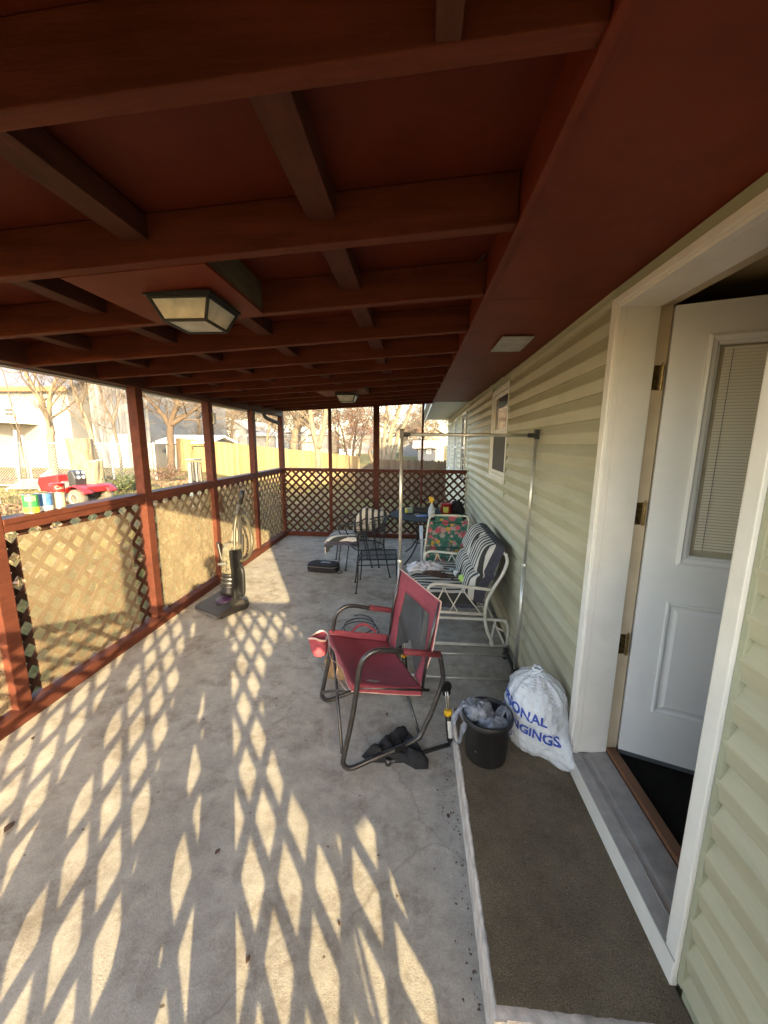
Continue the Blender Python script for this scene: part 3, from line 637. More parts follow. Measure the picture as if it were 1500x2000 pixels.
# ------------------------------------------------------------------ ceiling lights
def ceiling_light(c, w_, label, seed):
    t = thing('ceiling_light', label, 'ceiling light', c, world=False, group=None)
    h = w_/2; f = MB(); f.box((0, 0, -.006), (w_+.012, w_+.012, .012)); zt, zb, hb = -.0125, -.092, h*.68
    def cor(z, hh): return [V(-hh, -hh, z), V(hh, -hh, z), V(hh, hh, z), V(-hh, hh, z)]
    T, B = cor(zt, h-.006), cor(zb, hb)
    for i in range(4):
        f.beam(T[i], B[i], .011, .011); j = (i+1) % 4; f.beam(B[i], B[j], .010, .010); f.beam(T[i]+V(0, 0, -.003), T[j]+V(0, 0, -.003), .012, .012)
    f.build('frame', 'black', t)
    for i in range(4):
        j = (i+1) % 4; k = .985
        P = [T[i]*k, T[j]*k, B[j]*k, B[i]*k]
        for p, q in zip(P, (zt, zt, zb, zb)): p.z = q
        MB().add(P, [(0, 1, 2, 3)]).build('side_pane', 'frost', t)
    MB().add([p*.97+V(0, 0, .03*p.z) for p in B], [(0, 1, 2, 3)]).build('bottom_pane', 'frost', t)
    return t
ceiling_light((-.925, 1.655, zr(-.93, RY[3])-.006), .255, 'black framed porch light with frosted panes, the near one on the rafter panel', 1)
ceiling_light((-.88, 5.0, zr(-.9, RY[9])-.018), .255, 'small looking far porch light with frosted panes near the end railing', 2)
# ================================================================== things on the porch
# ---- rocking camp chair -------------------------------------------------------
ch = thing('rocking_chair', 'maroon canvas folding rocking chair with black mesh back in the middle of the porch', 'chair', (-.2, 2.23, 0), R(-155.5), world=False)
HW = .305
for sy, lab in ((1, 'near'), (-1, 'far')):
    y = sy*HW
    loop = spline([(-.05, y, .655), (.05, y, .688), (.125, y, .700), (.185, y, .675), (.216, y, .62), (.235, y, .50), (.262, y, .33), (.31, y, .10), (.312, y, .055), (.29, y, .025), (.25, y, .018), (.15, y, .035), (0, y, .058), (-.10, y, .078), (-.15, y, .105), (-.18, y, .16), (-.22, y, .24), (-.285, y, .42), (-.283, y, .50), (-.262, y, .60)], 6)
    MB().tube(loop, .0145, 12).build('side_frame', 'gun', ch, smooth=True)
    MB().tube([(-.03, y, .667), (-.262, y, .604)], .0185, 12).build('arm_pad', 'redpad', ch, smooth=True)
    b = MB(); b.tube([(.055, y+sy*.028, .018), (.02, y+sy*.03, .016), (-.33, y+sy*.035, .022)], .0125, 10); b.tube([(.06, y+sy*.028, .0), (.06, y+sy*.028, .035)], .016, 8)
    b.build('base_rail', 'gun', ch, smooth=True)
    b = MB(); b.box((-.02, y+sy*.016, .055), (.07, .008, .045)); 
    for q in (-.04, -.02, 0): b.lathe([(.005, 0), (.004, .003)], (q, y+sy*.0205, .048+q*.3), 8, (0, sy, 0))
    b.build('pivot_plate', 'blackp', ch, bevel=.002)
    b = MB(); b.lathe([(.033, -.009), (.036, -.004), (.036, .004), (.033, .009)], (-.305, y+sy*.012, .395), 20, (0, 1, 0)); b.box((-.31, y+sy*.012, .36), (.045, .014, .03)); b.build('hub_cover', 'blackp', ch, smooth=False)
    # piston
    p0, p1 = V(-.335, y+sy*.035, .035), V(-.300, y+sy*.028, .375); ax = (p1-p0).normalized()
    pz = MB(); pz.lathe([(.010, 0), (.019, .02), (.0195, .19), (.012, .195)], p0, 18, ax); ps = pz.build('piston', 'blackp', ch, smooth=True)
    MB().lathe([(.0205, 0), (.024, .004), (.024, .026), (.019, .032)], p0+ax*.19, 20, ax).build('yellow_collar', 'yellow', ps, smooth=True)
    pr = MB()
    for q in (-.007, .007): pr.tube([p0+ax*.22+V(q, 0, 0), p1+V(q, 0, 0)], .0038, 8)
    pr.build('piston_rod', 'chrome', ps, smooth=True)
    lb = MB(); lb.grid(lambda u, v: p0+ax*(.045+.115*v)+Matrix.Rotation(-.9+1.8*u, 3, 'Z')@V(0, sy*.0203, 0) + V(0, 0, 0), 8, 4); lb.build('piston_label', 'label', ps, smooth=True)
b = MB()
b.tube([(.235, -HW, .50), (.315, HW-.02, .105)], .0095, 10); b.tube([(.235, HW-.01, .49), (.315, -HW+.02, .105)], .0095, 10)
b.tube([(-.20, -HW+.01, .37), (-.165, HW-.02, .06)], .0095, 10); b.tube([(-.175, HW-.02, .39), (-.175, -HW+.02, .09)], .0095, 10)
b.tube([(.06, HW, .30), (.06, HW+.001, .301)], .0095, 6)
for sy in (1, -1): b.tube([(.25, sy*(HW-.02), .495), (-.21, sy*(HW-.02), .375)], .0085, 8); b.tube([(-.17, sy*(HW-.025), .40), (-.20, sy*(HW-.02), .65), (-.262, sy*(HW-.02), .915)], .010, 8)
b.build('cross_tubes', 'gun', ch, smooth=True)
def seatf(u, v):   # u back->front, v far->near
    x = -.165+.425*u; yy = -.285+.57*v; z = .395+.115*u+.01*u*u - .040*math.sin(math.pi*v)*math.sin(math.pi*min(1, u*.9+.08)) + .004*noise.noise(Vector((x*9, yy*9, 0)))
    return V(x, yy, z)
b = MB(); b.grid(seatf, 26, 30)
b.grid(lambda u, v: seatf(u, 1)+V(0, .006*math.sin(v*3), -.045*v+.004*math.sin(u*20)*v), 26, 5)
b.grid(lambda u, v: seatf(u, 0)+V(0, -.012*v, .05*v*(1-.3*u)), 20, 5)
b.grid(lambda u, v: seatf(1, u)+V(.004, 0, -.03*v-.012*v*math.sin(u*math.pi*5)), 26, 4)
seat = b.build('seat', 'maroon', ch, smooth=True, solid=.003)
b = MB(); b.tube([seatf(u/20, 0)+V(0, -.002, .003) for u in range(21)], .0028, 6); b.tube([seatf(u/20, 1)+V(0, .003, -.043) for u in range(21)], .0028, 6); b.tube([seatf(1, u/20)+V(.004, 0, -.032-.012*math.sin(u/20*math.pi*5)) for u in range(21)], .0028, 6)
b.build('seat_piping', 'salmon', seat, smooth=True)
b = MB(); b.grid(lambda u, v: seatf(.55+.16*u+.07*v, .87+.05*v*1.1)+V(0, 0, .0035), 6, 6); b.build('care_label', 'sticker', seat)
tv, tf = text_mesh('CARRY HANDLE', .013); 
b = MB(); b.add([V(.02+p.x*1.0, -.2965, .458+p.x*.15+p.y) for p in [Vector((q.x, q.y, 0)) for q in tv]], tf); b.build('strap_print', 'salmon', seat)
b = MB(); b.grid(lambda u, v: V(.11-.19*u, -.300-.02*math.sin(math.pi*u), .485+.055*math.sin(math.pi*u)+.022*v-.02*u), 14, 3); b.build('carry_handle', 'maroon', seat, smooth=True, solid=.004)
# backrest: canvas border round a mesh window
def bx(z): return -.168-.175*(z-.4)-.0
def bp_(y, z, o=0): return V(bx(z)+o-.025*(1-(y/.31)**2)*math.sin(max(0, min(1, (z-.38)/.55))*math.pi), y, z)
outer = [(-.262, .395), (-.315, .66), (-.305, .925), (.305, .925), (.315, .66), (.262, .395)]
inner = [(-.165, .405), (-.21, .60), (-.185, .80), (.185, .80), (.21, .60), (.165, .405)]
def edge(poly, t):
    k = len(poly)-1; i = min(int(t*k), k-1); f = t*k-i; a, c = poly[i], poly[i+1]; return (a[0]*(1-f)+c[0]*f, a[1]*(1-f)+c[1]*f)
b = MB(); b.grid(lambda u, v: bp_(*[a*(1-v)+c*v for a, c in zip(edge(outer, u), edge(inner, u))], .0045*math.sin(u*40)*v*(1-v)*2), 61, 5)
back = b.build('backrest', 'maroon', ch, smooth=True, solid=.004)
b = MB(); b.grid(lambda u, v: bp_(*[a*(1-v)+c*v for a, c in zip(edge(inner, u), (0, .55))], 0), 41, 12); b.build('mesh_window', 'meshb', back, smooth=True)
b = MB(); b.tube([bp_(*edge(outer, i/60)) for i in range(61)], .0038, 6); b.build('back_piping', 'salmon', back, smooth=True)
b = MB(); b.tube(spline([bp_(-.19+.02*math.sin(i*1.3), .915-.016*i, -.009) for i in range(12)]+[bp_(-.235, .65-.04*i, -.009) for i in range(1, 6)], 3), .0014, 5)
b.tube(spline([bp_(-.315, .90, -.01), bp_(-.335, .84, -.02), bp_(-.34, .76, -.012), bp_(-.325, .70, -.016)], 5), .0012, 5)
b.tube(spline([seatf(1, .02)+V(.006, 0, 0), seatf(1, .3)+V(.03, 0, -.06), seatf(1, .5)+V(.01, 0, -.05), seatf(1, .6)+V(.03, 0, -.09), seatf(1, .9)+V(.015, 0, -.07)], 6), .0014, 5)
b.build('loose_thread', 'salmon', back)
b = MB(); b.prism([bp_(.09, .845, -.006), bp_(.155, .845, -.006), bp_(.145, .89, -.006), bp_(.125, .885, -.006), bp_(.11, .868, -.006)], (-.003, 0, 0)); lg = b.build('emblem', 'salmon', back)
b = MB(); b.prism([bp_(.11, .850, -.0095), bp_(.14, .850, -.0095), bp_(.128, .872, -.0095)], (-.001, 0, 0)); b.build('emblem_mark', 'redpr', back)
# drink pouch on the far front corner
b = MB(); b.grid(lambda u, v: V(.318, -.375, .43)+V(math.cos(u*6.283), math.sin(u*6.283)*.85, 0)*([.030, .050, .060, .062, .064, .066][int(round(v*5))])*(1+.30*noise.noise(Vector((math.cos(u*6.283)*1.4, math.sin(u*6.283)*1.4, v*2))))+V(0, 0, [-.095, -.08, -.04, 0, .025, .042][int(round(v*5))]+.012*math.sin(u*12.56)*v), 30, 6, wrap=True); pch = b.build('drink_pouch', 'maroon', ch, smooth=True, solid=.003)
b = MB(); b.tube([V(.318, -.375, .476)+V(math.cos(u/24*6.283), math.sin(u/24*6.283)*.85, 0)*.066*(1+.30*noise.noise(Vector((math.cos(u/24*6.283)*1.4, math.sin(u/24*6.283)*1.4, 2))))+V(0, 0, .012*math.sin(u/24*12.56)) for u in range(24)], .007, 6, closed=True); b.build('pouch_rim', 'salmon', pch, smooth=True)

def crumple(mb, c, rx, ry, h, seed, n=34, rz=0, sharp=9, floor=.002):
    c = Vector(c); Mz = Matrix.Rotation(rz, 3, 'Z')
    def f(u, v):
        x, y = 2*u-1, 2*v-1; e = max(abs(x), abs(y)); r_ = math.hypot(x, y)+1e-6; k = e/r_ if r_ else 1
        X, Y = x*(.55+.45*k)*rx, y*(.55+.45*k)*ry; q = Vector((x*1.9+seed, y*1.9, seed*.7))
        X += rx*.22*noise.noise(q*1.1); Y += ry*.22*noise.noise(q*1.1+Vector((9, 4, 2)))
        rd = 1-abs(noise.noise(q*1.3))*2.2; rd2 = abs(noise.noise(q*2.9+Vector((3, 3, 3))))
        z = max(floor, h*(1-min(1, e)**2.5)*(.35+.55*max(0, rd)+.35*rd2))
        return c+Mz@V(X, Y, z)
    return mb.grid(f, n, n)

# ---- black fabric piece under the chair ---------------------------------------
b = MB(); poly = [(-.275, 1.94), (-.20, 2.02), (-.10, 2.13), (-.03, 2.19), (.03, 2.08), (.07, 2.0), (.115, 1.95), (.11, 1.885), (.04, 1.875), (-.03, 1.915), (-.13, 1.905), (-.23, 1.90)]
cx, cy = -.04, 2.0
def fab(u, v):
    t = u*len(poly); i = int(t) % len(poly); f = t-int(t); a, c = poly[i], poly[(i+1) % len(poly)]; px, py = a[0]*(1-f)+c[0]*f, a[1]*(1-f)+c[1]*f
    X, Y = cx+(px-cx)*v, cy+(py-cy)*v
    return V(X, Y, .006+.075*(1-v**6)*(.35+1.1*abs(noise.noise(Vector((X*11, Y*11+X*5, 1))))+.5*abs(noise.noise(Vector((X*26, Y*26, 4))))))
b.grid(fab, 60, 14, wrap=True); tag(b.build('fabric_cover', 'blackf', smooth=True), 'crumpled black fabric cover lying on the floor beneath the maroon rocking chair', 'cover')
b = MB(); b.box((-.53, 2.72, .085), (.25, .14, .17), R(-8)); tag(b.build('worn_block', 'brick', bevel=.008), 'scuffed brown wooden block on the floor under the rocking chair', 'block')
pts = []
for i in range(90):
    a = i/38*2*math.pi; pts.append(V(-.50+(.185-.0006*i)*math.cos(a), 3.42+(.20-.0006*i)*math.sin(a), .008+.0009*i+.03*max(0, math.sin(a))*(i/90)))
tag(MB().tube(pts, .0055, 6).build('cable_coil', 'blackp', smooth=True), 'loose coil of black cable on the floor behind the rocking chair seat', 'cable')

# ---- garment rack --------------------------------------------------------------
gr = thing('garment_rack', 'chrome tube garment rack with black plastic joints standing over the striped glider', 'clothes rack', (.4, 2.78, 0))
xl, xr, yr = -.100, .800, 2.78
for x, xt in ((xl, xl), (xr, .828)):
    MB().tube([(x, yr, .07), (x+(xt-x)*.45, yr, .93)], .0145, 12).build('lower_pole', 'chrome', gr, smooth=True)
    MB().tube([(x+(xt-x)*.45, yr, .93), (xt, yr, 1.86)], .0115, 12).build('upper_pole', 'chrome', gr, smooth=True)
    b = MB(); b.lathe([(.0165, 0), (.0175, .004), (.0175, .022), (.014, .026)], (x+(xt-x)*.45, yr, .918), 12); b.build('collar', 'chrome', gr, smooth=True)
    b = MB(); b.b2(xt-.015, xt+.015, yr-.016, yr+.016, 1.835, 1.895); b.b2(xt-.02, xt+.02, yr-.019, yr+.019, 1.8955, 1.901); s_ = 1 if x == xl else -1
    b.tube([(xt+s_*.012, yr, 1.862), (xt+s_*.06, yr, 1.862)], .0155, 10); b.build('corner_joint', 'blackp', gr, bevel=.002)
    b = MB(); b.tube([(x, 2.56, .075), (x, 3.10, .075)], .017, 10); b.box((x, yr, .075), (.045, .07, .05)); b.box((x, 2.58, .075), (.04, .05, .042)); b.box((x, 3.08, .075), (.04, .05, .042)); b.build('foot_bar', 'blackp', gr, bevel=.004)
    for yy_ in (2.58, 3.08): 
        b = MB(); b.lathe([(.024, -.009), (.026, -.005), (.026, .005), (.024, .009)], (x-.012, yy_, .027), 16, (1, .3, 0)); b.tube([(x, yy_, .06), (x, yy_, .03)], .008, 8); b.build('caster', 'blackp', gr, smooth=False)
MB().tube([(xl+.05, yr, 1.862), (.80, yr, 1.862)], .0115, 12).build('hanging_rail', 'chrome', gr, smooth=True)
for yy_ in (2.66, 3.0): MB().tube([(xl, yy_, .075), (xr, yy_, .075)], .0105, 10).build('base_rail', 'chrome', gr, smooth=True)

# ---- glider bench ---------------------------------------------------------------
gd = thing('glider_bench', 'cream tubular metal glider bench with zigzag side wires against the sage siding', 'glider', (.4, 3.78, 0))
for y in (3.24, 4.28):
    t = .0135
    MB().tube(spline([(.12, y, .10), (.125, y, .30), (.13, y, .50), (.15, y, .565), (.20, y, .59), (.32, y, .585), (.68, y, .555)], 6), t, 10).build('arm_rail', 'wtube', gd, smooth=True)
    MB().tube(spline([(.785, y, .88), (.797, y, .84), (.80, y, .80), (.765, y, .69), (.69, y, .55), (.648, y, .43), (.640, y, .30), (.668, y, .17), (.71, y, .08), (.72, y, .035)], 6), t+.001, 10).build('back_leg', 'wtube', gd, smooth=True)
    MB().tube([(.125, y, .335), (.645, y, .325)], t, 10).build('seat_rail', 'wtube', gd, smooth=True)
    b = MB()
    b.tube(spline([(.18, y, .335), (.25, y, .50), (.275, y, .56), (.305, y, .50), (.40, y, .34)], 5), .0055, 6); b.tube(spline([(.33, y, .335), (.41, y, .50), (.44, y, .555), (.47, y, .50), (.60, y, .335)], 5), .0055, 6)
    b.build('zigzag_wire', 'wtube', gd, smooth=True)
    b = MB(); b.tube(spline([(.10, y+.03, .03), (.115, y+.03, .20), (.15, y+.03, .262), (.24, y+.03, .265), (.78, y+.03, .262), (.828, y+.03, .245), (.852, y+.03, .19), (.855, y+.03, .03)], 6), t, 10); b.tube([(.08, y+.03, .016), (.835, y+.03, .016)], t+.001, 10); b.tube([(.72, y+.03, .21), (.846, y+.03, .145)], .009, 8)
    b.build('base_frame', 'wtube', gd, smooth=True)
    b = MB()
    for xq in (.20, .735): b.beam((xq, y+.014, .255), (xq-.035, y+.014, .035), .018, .004, (0, 1, 0)); b.lathe([(.007, 0), (.006, .003)], (xq, y+.011, .25), 8, (0, -1, 0))
    b.build('swing_link', 'wtube', gd)
for xq in (.09, .84): MB().tube([(xq, 3.27, .016), (xq, 4.31, .016)], .0125, 8).build('cross_rail', 'wtube', gd, smooth=True)
b = MB(); b.tube([(.13, 3.24, .34), (.13, 4.28, .34)], .012, 8); b.build('seat_cross_rail', 'wtube', gd, smooth=True)
MB().tube([(.785, 3.24, .87), (.785, 4.28, .87)], .012, 8).build('back_cross_rail', 'wtube', gd, smooth=True); MB().tube([(.645, 3.24, .34), (.645, 4.28, .34)], .012, 8).build('seat_cross_rail', 'wtube', gd, smooth=True)
b = MB()
for i in range(9): y = 3.34+.1*i; b.tube([(.13, y, .352), (.64, y, .352)], .004, 5)
for i in range(9): y = 3.34+.1*i; b.tube([(.655, y, .40), (.78, y, .87)], .004, 5)
b.build('support_wires', 'wtube', gd)
def puff(u, v, eu=.22, ev=.22):
    a = min(1, min(u, 1-u)/eu); c = min(1, min(v, 1-v)/ev); a = 1-(1-a)**2; c = 1-(1-c)**2; return math.sqrt(max(0, a*c))
def cushion_set(y0, y1, label, ex):
    t = thing('bench_cushion', label, 'cushion', (.3, (y0+y1)/2, .4), group='striped cushions on the glider')
    L = y1-y0
    # seat pad: top surface and sides
    b = MB()
    def top(u, v):   # u along x front->back, v along y
        x = -.03+.60*u; h = puff(u, v, .16, .12); tuft = .018*math.exp(-((u-.5)**2+(v-.5)**2)/.01)
        return V(x-.02*(1-h)*(1 if u < .5 else 0), y0+L*v, .405+.095*h**.6-tuft+.02*(1-u)*0+.006*noise.noise(Vector((x*8, v*5, ex))))
    b.grid(top, 30, 26); b.build('seat_pad', 'stripe', t, smooth=True)
    b = MB()
    ring = [(0, v/20) for v in range(21)]+[(u/20, 1) for u in range(1, 21)]+[(1, 1-v/20) for v in range(1, 21)]+[(1-u/20, 0) for u in range(1, 20)]
    b.grid(lambda u, v: (lambda q: top(*q)*(1)-V(0, 0, .04*v)+V(0, 0, -.0)+((top(*q)-V(.27, (y0+y1)/2, .4))*V(1, 1, 0).length*0 if 0 else V(0, 0, 0)))(ring[int(round(u*len(ring))) % len(ring)]), len(ring), 4, wrap=True)
    b.b2(0, .56, y0+.01, y1-.01, .365, .372)
    b.build('seat_edge', 'navy', t, smooth=True)
    # back pad: two puffs, lower and upper, leaning on the frame
    def axis(h):      # centre line of the pad in x,z as h goes 0..1
        return (.575+.12*h+.06*h*h, .43+.51*h)
    def bk(u, v):    # u height, v along y
        x, z = axis(u); rnd = 1-.10*max(0, (u-.8)/.2)**2; vv = .5+(v-.5)*(rnd if u > .8 else 1)
        hp = puff(v, .5, .07) * (puff((u/.47) % 1 if u < .47 else (u-.47)/.53, .5, .28, .5)); tf_ = .02*math.exp(-((u-.47)**2)/.002)*(1+.5*math.cos(v*6.283*1))
        return V(x-.045-.085*hp**.8+tf_, y0+L*vv, z+.01*noise.noise(Vector((u*4, v*6, ex))))
    b = MB(); b.grid(bk, 36, 28); b.build('back_pad', 'stripeb', t, smooth=True)
    b = MB(); ring2 = [(0, v/20) for v in range(21)]+[(u/20, 1) for u in range(1, 21)]+[(1, 1-v/20) for v in range(1, 21)]+[(1-u/20, 0) for u in range(1, 20)]
    b.grid(lambda u, v: (lambda q: bk(*q)+V(.085*v, 0, -.015*v+(.012*math.sin(v*3.1) if q[0] > .9 else 0)))(ring2[int(round(u*len(ring2))) % len(ring2)]), len(ring2), 5, wrap=True)
    b.grid(lambda u, v: V(axis(u)[0]+.04, y0+L*(.03+.94*v), axis(u)[1]-.01), 12, 4)
    b.build('back_edge', 'navy', t, smooth=True)
    return t
cushion_set(3.265, 3.755, 'black and white striped bench cushion on the near half of the glider', 1.)
cushion_set(3.765, 4.255, 'striped bench cushion on the far half of the glider under the white cloth', 5.)
b = MB(); crumple(b, (.12, 3.98, .492), .20, .14, .07, 3.3, 40, R(10)); tag(b.build('white_cloth', 'cloth', smooth=True), 'crumpled white cloth lying on the striped glider seat', 'cloth')
b = MB(); crumple(b, (.20, 3.74, .492), .12, .055, .055, 8.1, 30, R(-18)); crumple(b, (.30, 3.70, .492), .06, .04, .05, 4.4, 18, R(30))
for k in range(4): b.tube(spline([(.30+.012*k, 3.70-.008*k, .52), (.345+.008*k, 3.685-.014*k, .525), (.375+.004*k, 3.67-.022*k, .505)], 4), [.010]*9, 6)
tag(b.build('work_gloves', 'brownl', smooth=True), 'dark brown leather gloves beside the white cloth on the glider', 'gloves')
bt = thing('trimmer_bottle', 'slim dark and lime green hand tool lying on the striped glider seat', 'tool', (.44, 3.72, .53), 0)
p0, p1 = V(.395, 3.80, .545), V(.505, 3.50, .525); ax = (p1-p0).normalized()
MB().lathe([(.012, 0), (.022, .02), (.028, .06), (.03, .16), (.024, .20)], p0, 16, ax).build('body', 'bottled', bt, smooth=True)
MB().lathe([(.024, .2), (.034, .215), (.036, .26), (.03, .30), (.012, .315)], p0, 16, ax).build('lime_cap', 'lime', bt, smooth=True)
MB().lathe([(.0305, .09), (.0312, .10), (.0312, .15), (.0305, .155)], p0, 16, ax, caps=False).build('label_band', 'label', bt, smooth=True)
MB().tube([p0+V(-.02, 0, .0), p0+V(-.01, 0, .012)+ax*.2], .006, 8).build('white_rod', 'whitep', bt, smooth=True)

# ---- floral folding chair ---------------------------------------------------------
fc = thing('folding_chair', 'white framed folding lawn chair with green and pink floral fabric, facing the round table', 'chair', (.38, 5.1, 0))
tubeF = spline([(.14, 4.93, .30), (.155, 4.91, .50), (.185, 4.875, .80), (.20, 4.865, .865), (.245, 4.86, .90), (.44, 4.86, .905), (.64, 4.86, .90), (.685, 4.865, .865), (.69, 4.875, .80), (.665, 4.91, .50), (.655, 4.93, .30)], 5)
MB().tube(tubeF, .0125, 10).build('back_frame', 'wtube', fc, smooth=True)
b = MB(); b.grid(lambda u, v: V((.157+.035*v)+(.51-.005*v+.0)*u, 4.907-.045*v+.028*math.sin(math.pi*u), .44+.395*v-.004*math.sin(u*9)), 20, 20)
b.grid(lambda u, v: V(.27+.345*u, 4.862-.012+.01*math.sin(math.pi*u), .835+.085*v), 16, 4); b.grid(lambda u, v: V(.27+.345*u, 4.852+.03*v, .92-.006*v), 8, 3)
b.build('back_fabric', 'floral', fc, smooth=True, solid=.004)
b = MB(); b.grid(lambda u, v: V(.16+.50*u, 4.95+.42*v, .41+.03*v-.035*math.sin(math.pi*u)*math.sin(math.pi*min(1, v+.15))), 16, 14); b.grid(lambda u, v: V(.16+.50*u, 4.94, .44-.17*v), 8, 5); b.build('seat_fabric', 'floral', fc, smooth=True, solid=.004)
for z in (.80, .47): MB().tube([(.165, 4.90-.07*(z-.45), z), (.678, 4.90-.07*(z-.45), z)], .0055, 6).build('cross_rod', 'black', fc)
for x in (.10, .72):
    b = MB(); b.prism([V(x-.022, 4.93, .565), V(x+.022, 4.93, .565), V(x+.026, 5.30, .655), V(x-.026, 5.30, .655)], (0, -.002, .018)); b.build('armrest', 'whitep', fc, bevel=.005)
    b = MB(); b.beam((x, 5.26, .645), (x+.01, 4.80, 0.01), .024, .014, (1, 0, 0)); b.beam((x+.016, 4.97, .57), (x+.014, 5.36, 0.01), .024, .014, (1, 0, 0)); b.build('leg', 'whitep', fc, bevel=.003)
b = MB(); b.tube([(.11, 4.84, .05), (.73, 4.84, .05)], .010, 8); b.tube([(.11, 5.33, .05), (.73, 5.33, .05)], .010, 8); b.tube([(.14, 5.38, .45), (.68, 5.38, .45)], .0115, 8); b.build('stretcher', 'wtube', fc, smooth=True)

# ---- round patio table and what is on it ---------------------------------------------
tb = thing('patio_table', 'round black metal patio table in the far right corner of the porch', 'table', (.22, 5.92, 0))
MB().lathe([(.005, .700), (.565, .700), (.59, .704), (.60, .712), (.59, .722), (.57, .7235), (.005, .7235)], (.22, 5.92, 0), 56).build('tabletop', 'tablem', tb, smooth=False)
MB().lathe([(.01, 0), (.03, .0), (.03, .02), (.012, .022)], (.22, 5.92, .7236), 20).build('umbrella_hub', 'black', tb)
for a in (45, 135, 225, 315):
    c, s_ = math.cos(R(a)), math.sin(R(a)); pp = spline([(.50*c, .50*s_, .70), (.30*c, .30*s_, .55), (.22*c, .22*s_, .35), (.34*c, .34*s_, .14), (.50*c, .50*s_, .0)], 6)
    MB().tube([p+V(.22, 5.92, 0) for p in pp], .011, 8).build('leg', 'black', tb, smooth=True)
rp = [V(.22+.24*math.cos(i/24*6.283), 5.92+.24*math.sin(i/24*6.283), .30) for i in range(24)]; MB().tube(rp, .007, 6, closed=True).build('leg_ring', 'black', tb, smooth=True)
TZ = .7236
sb = thing('spray_bottle', 'cloudy plastic spray bottle with yellow trigger on the patio table', 'spray bottle', (.255, 5.66, TZ))
MB().lathe([(.03, 0), (.047, .004), (.05, .02), (.05, .11), (.047, .125), (.028, .17), (.018, .195), (.0155, .215)], (.255, 5.66, TZ), 24).build('bottle', 'bottle', sb, smooth=True)
MB().lathe([(.0505, .03), (.051, .035), (.051, .10), (.0505, .105)], (.255, 5.66, TZ), 24, caps=False).build('bottle_label', 'label', sb, smooth=True)
b = MB(); b.lathe([(.018, .21), (.019, .245), (.014, .25)], (.255, 5.66, TZ), 14); b.prism([V(.225, 5.65, TZ+.25), V(.285, 5.65, TZ+.25), V(.29, 5.65, TZ+.27), V(.27, 5.65, TZ+.30), V(.215, 5.65, TZ+.31), V(.205, 5.65, TZ+.285)], (0, .022, 0)); b.prism([V(.222, 5.655, TZ+.27), V(.232, 5.655, TZ+.27), V(.222, 5.655, TZ+.215), V(.214, 5.655, TZ+.22)], (0, .012, 0)); b.build('trigger_head', 'yellow', sb, bevel=.003)
tu = thing('red_tub', 'red plastic tub with faded print standing at the right of the patio table', 'tub', (.50, 5.98, TZ))
MB().lathe([(.075, 0), (.083, .006), (.088, .15), (.094, .155), (.094, .172), (.085, .175), (.080, .165)], (.50, 5.98, TZ), 28).build('tub', 'tubred', tu, smooth=True)
b = MB(); b.grid(lambda u, v: V(.50, 5.98, TZ+.03)+Matrix.Rotation(-2.3+1.0*u, 3, 'Z')@V(.0882+.003*v, 0, .09*v), 8, 3); b.build('tub_label', 'cardy', tu)
b = MB(); b.tube(spline([(.42, 5.92, TZ+.14), (.40, 5.90, TZ+.09), (.415, 5.91, TZ+.04)], 5), .008, 6); b.build('tub_grip', 'tubred', tu)
b = MB(); b.box((-.085, 6.03, TZ+.036), (.10, .08, .072), R(12)); cbx = thing('small_box', 'small yellow and grey-green cardboard box at the left of the patio table', 'box', (-.085, 6.03, TZ)); b.build('box_body', 'cardg', cbx, bevel=.002); b = MB(); b.box((-.126, 6.0, TZ+.036), (.03, .09, .071), R(12)); b.build('yellow_end', 'cardy', cbx)
pts = []
for i in range(120):
    a = i*.42; r_ = .17+.03*math.sin(i*.37); pts.append(V(.12+r_*1.1*math.cos(a), 6.12+r_*.75*math.sin(a), TZ+.01+.0003*i+.012*abs(math.sin(i*.9))))
tag(MB().tube(pts, .006, 5).build('rope_coil', 'wirec', smooth=True), 'dark tangled cord coil lying at the back of the patio table', 'cord')
b = MB(); b.box((.10, 5.72, TZ+.004), (.14, .10, .008), R(20)); b.box((.14, 5.74, TZ+.012), (.10, .07, .006), R(-10)); tag(b.build('blue_papers', 'blue'), 'dark blue booklets lying in front of the spray bottle', 'papers')
b = MB(); crumple(b, (.66, 6.10, TZ), .14, .12, .22, 2.2, 26); tag(b.build('dark_bag', 'blackf', smooth=True), 'dark crumpled bag behind the red tub on the patio table', 'bag')
b = MB(); b.tube([(-.0, 5.80, TZ+.006), (.07, 5.86, TZ+.008)], .007, 6); b.tube([(.00, 5.87, TZ+.006), (.09, 5.83, TZ+.012)], .006, 6); b.box((.06, 5.85, TZ+.008), (.03, .05, .014), R(40)); tag(b.build('hand_pliers', 'twine'), 'small tan pliers in front of the cord on the patio table', 'pliers')

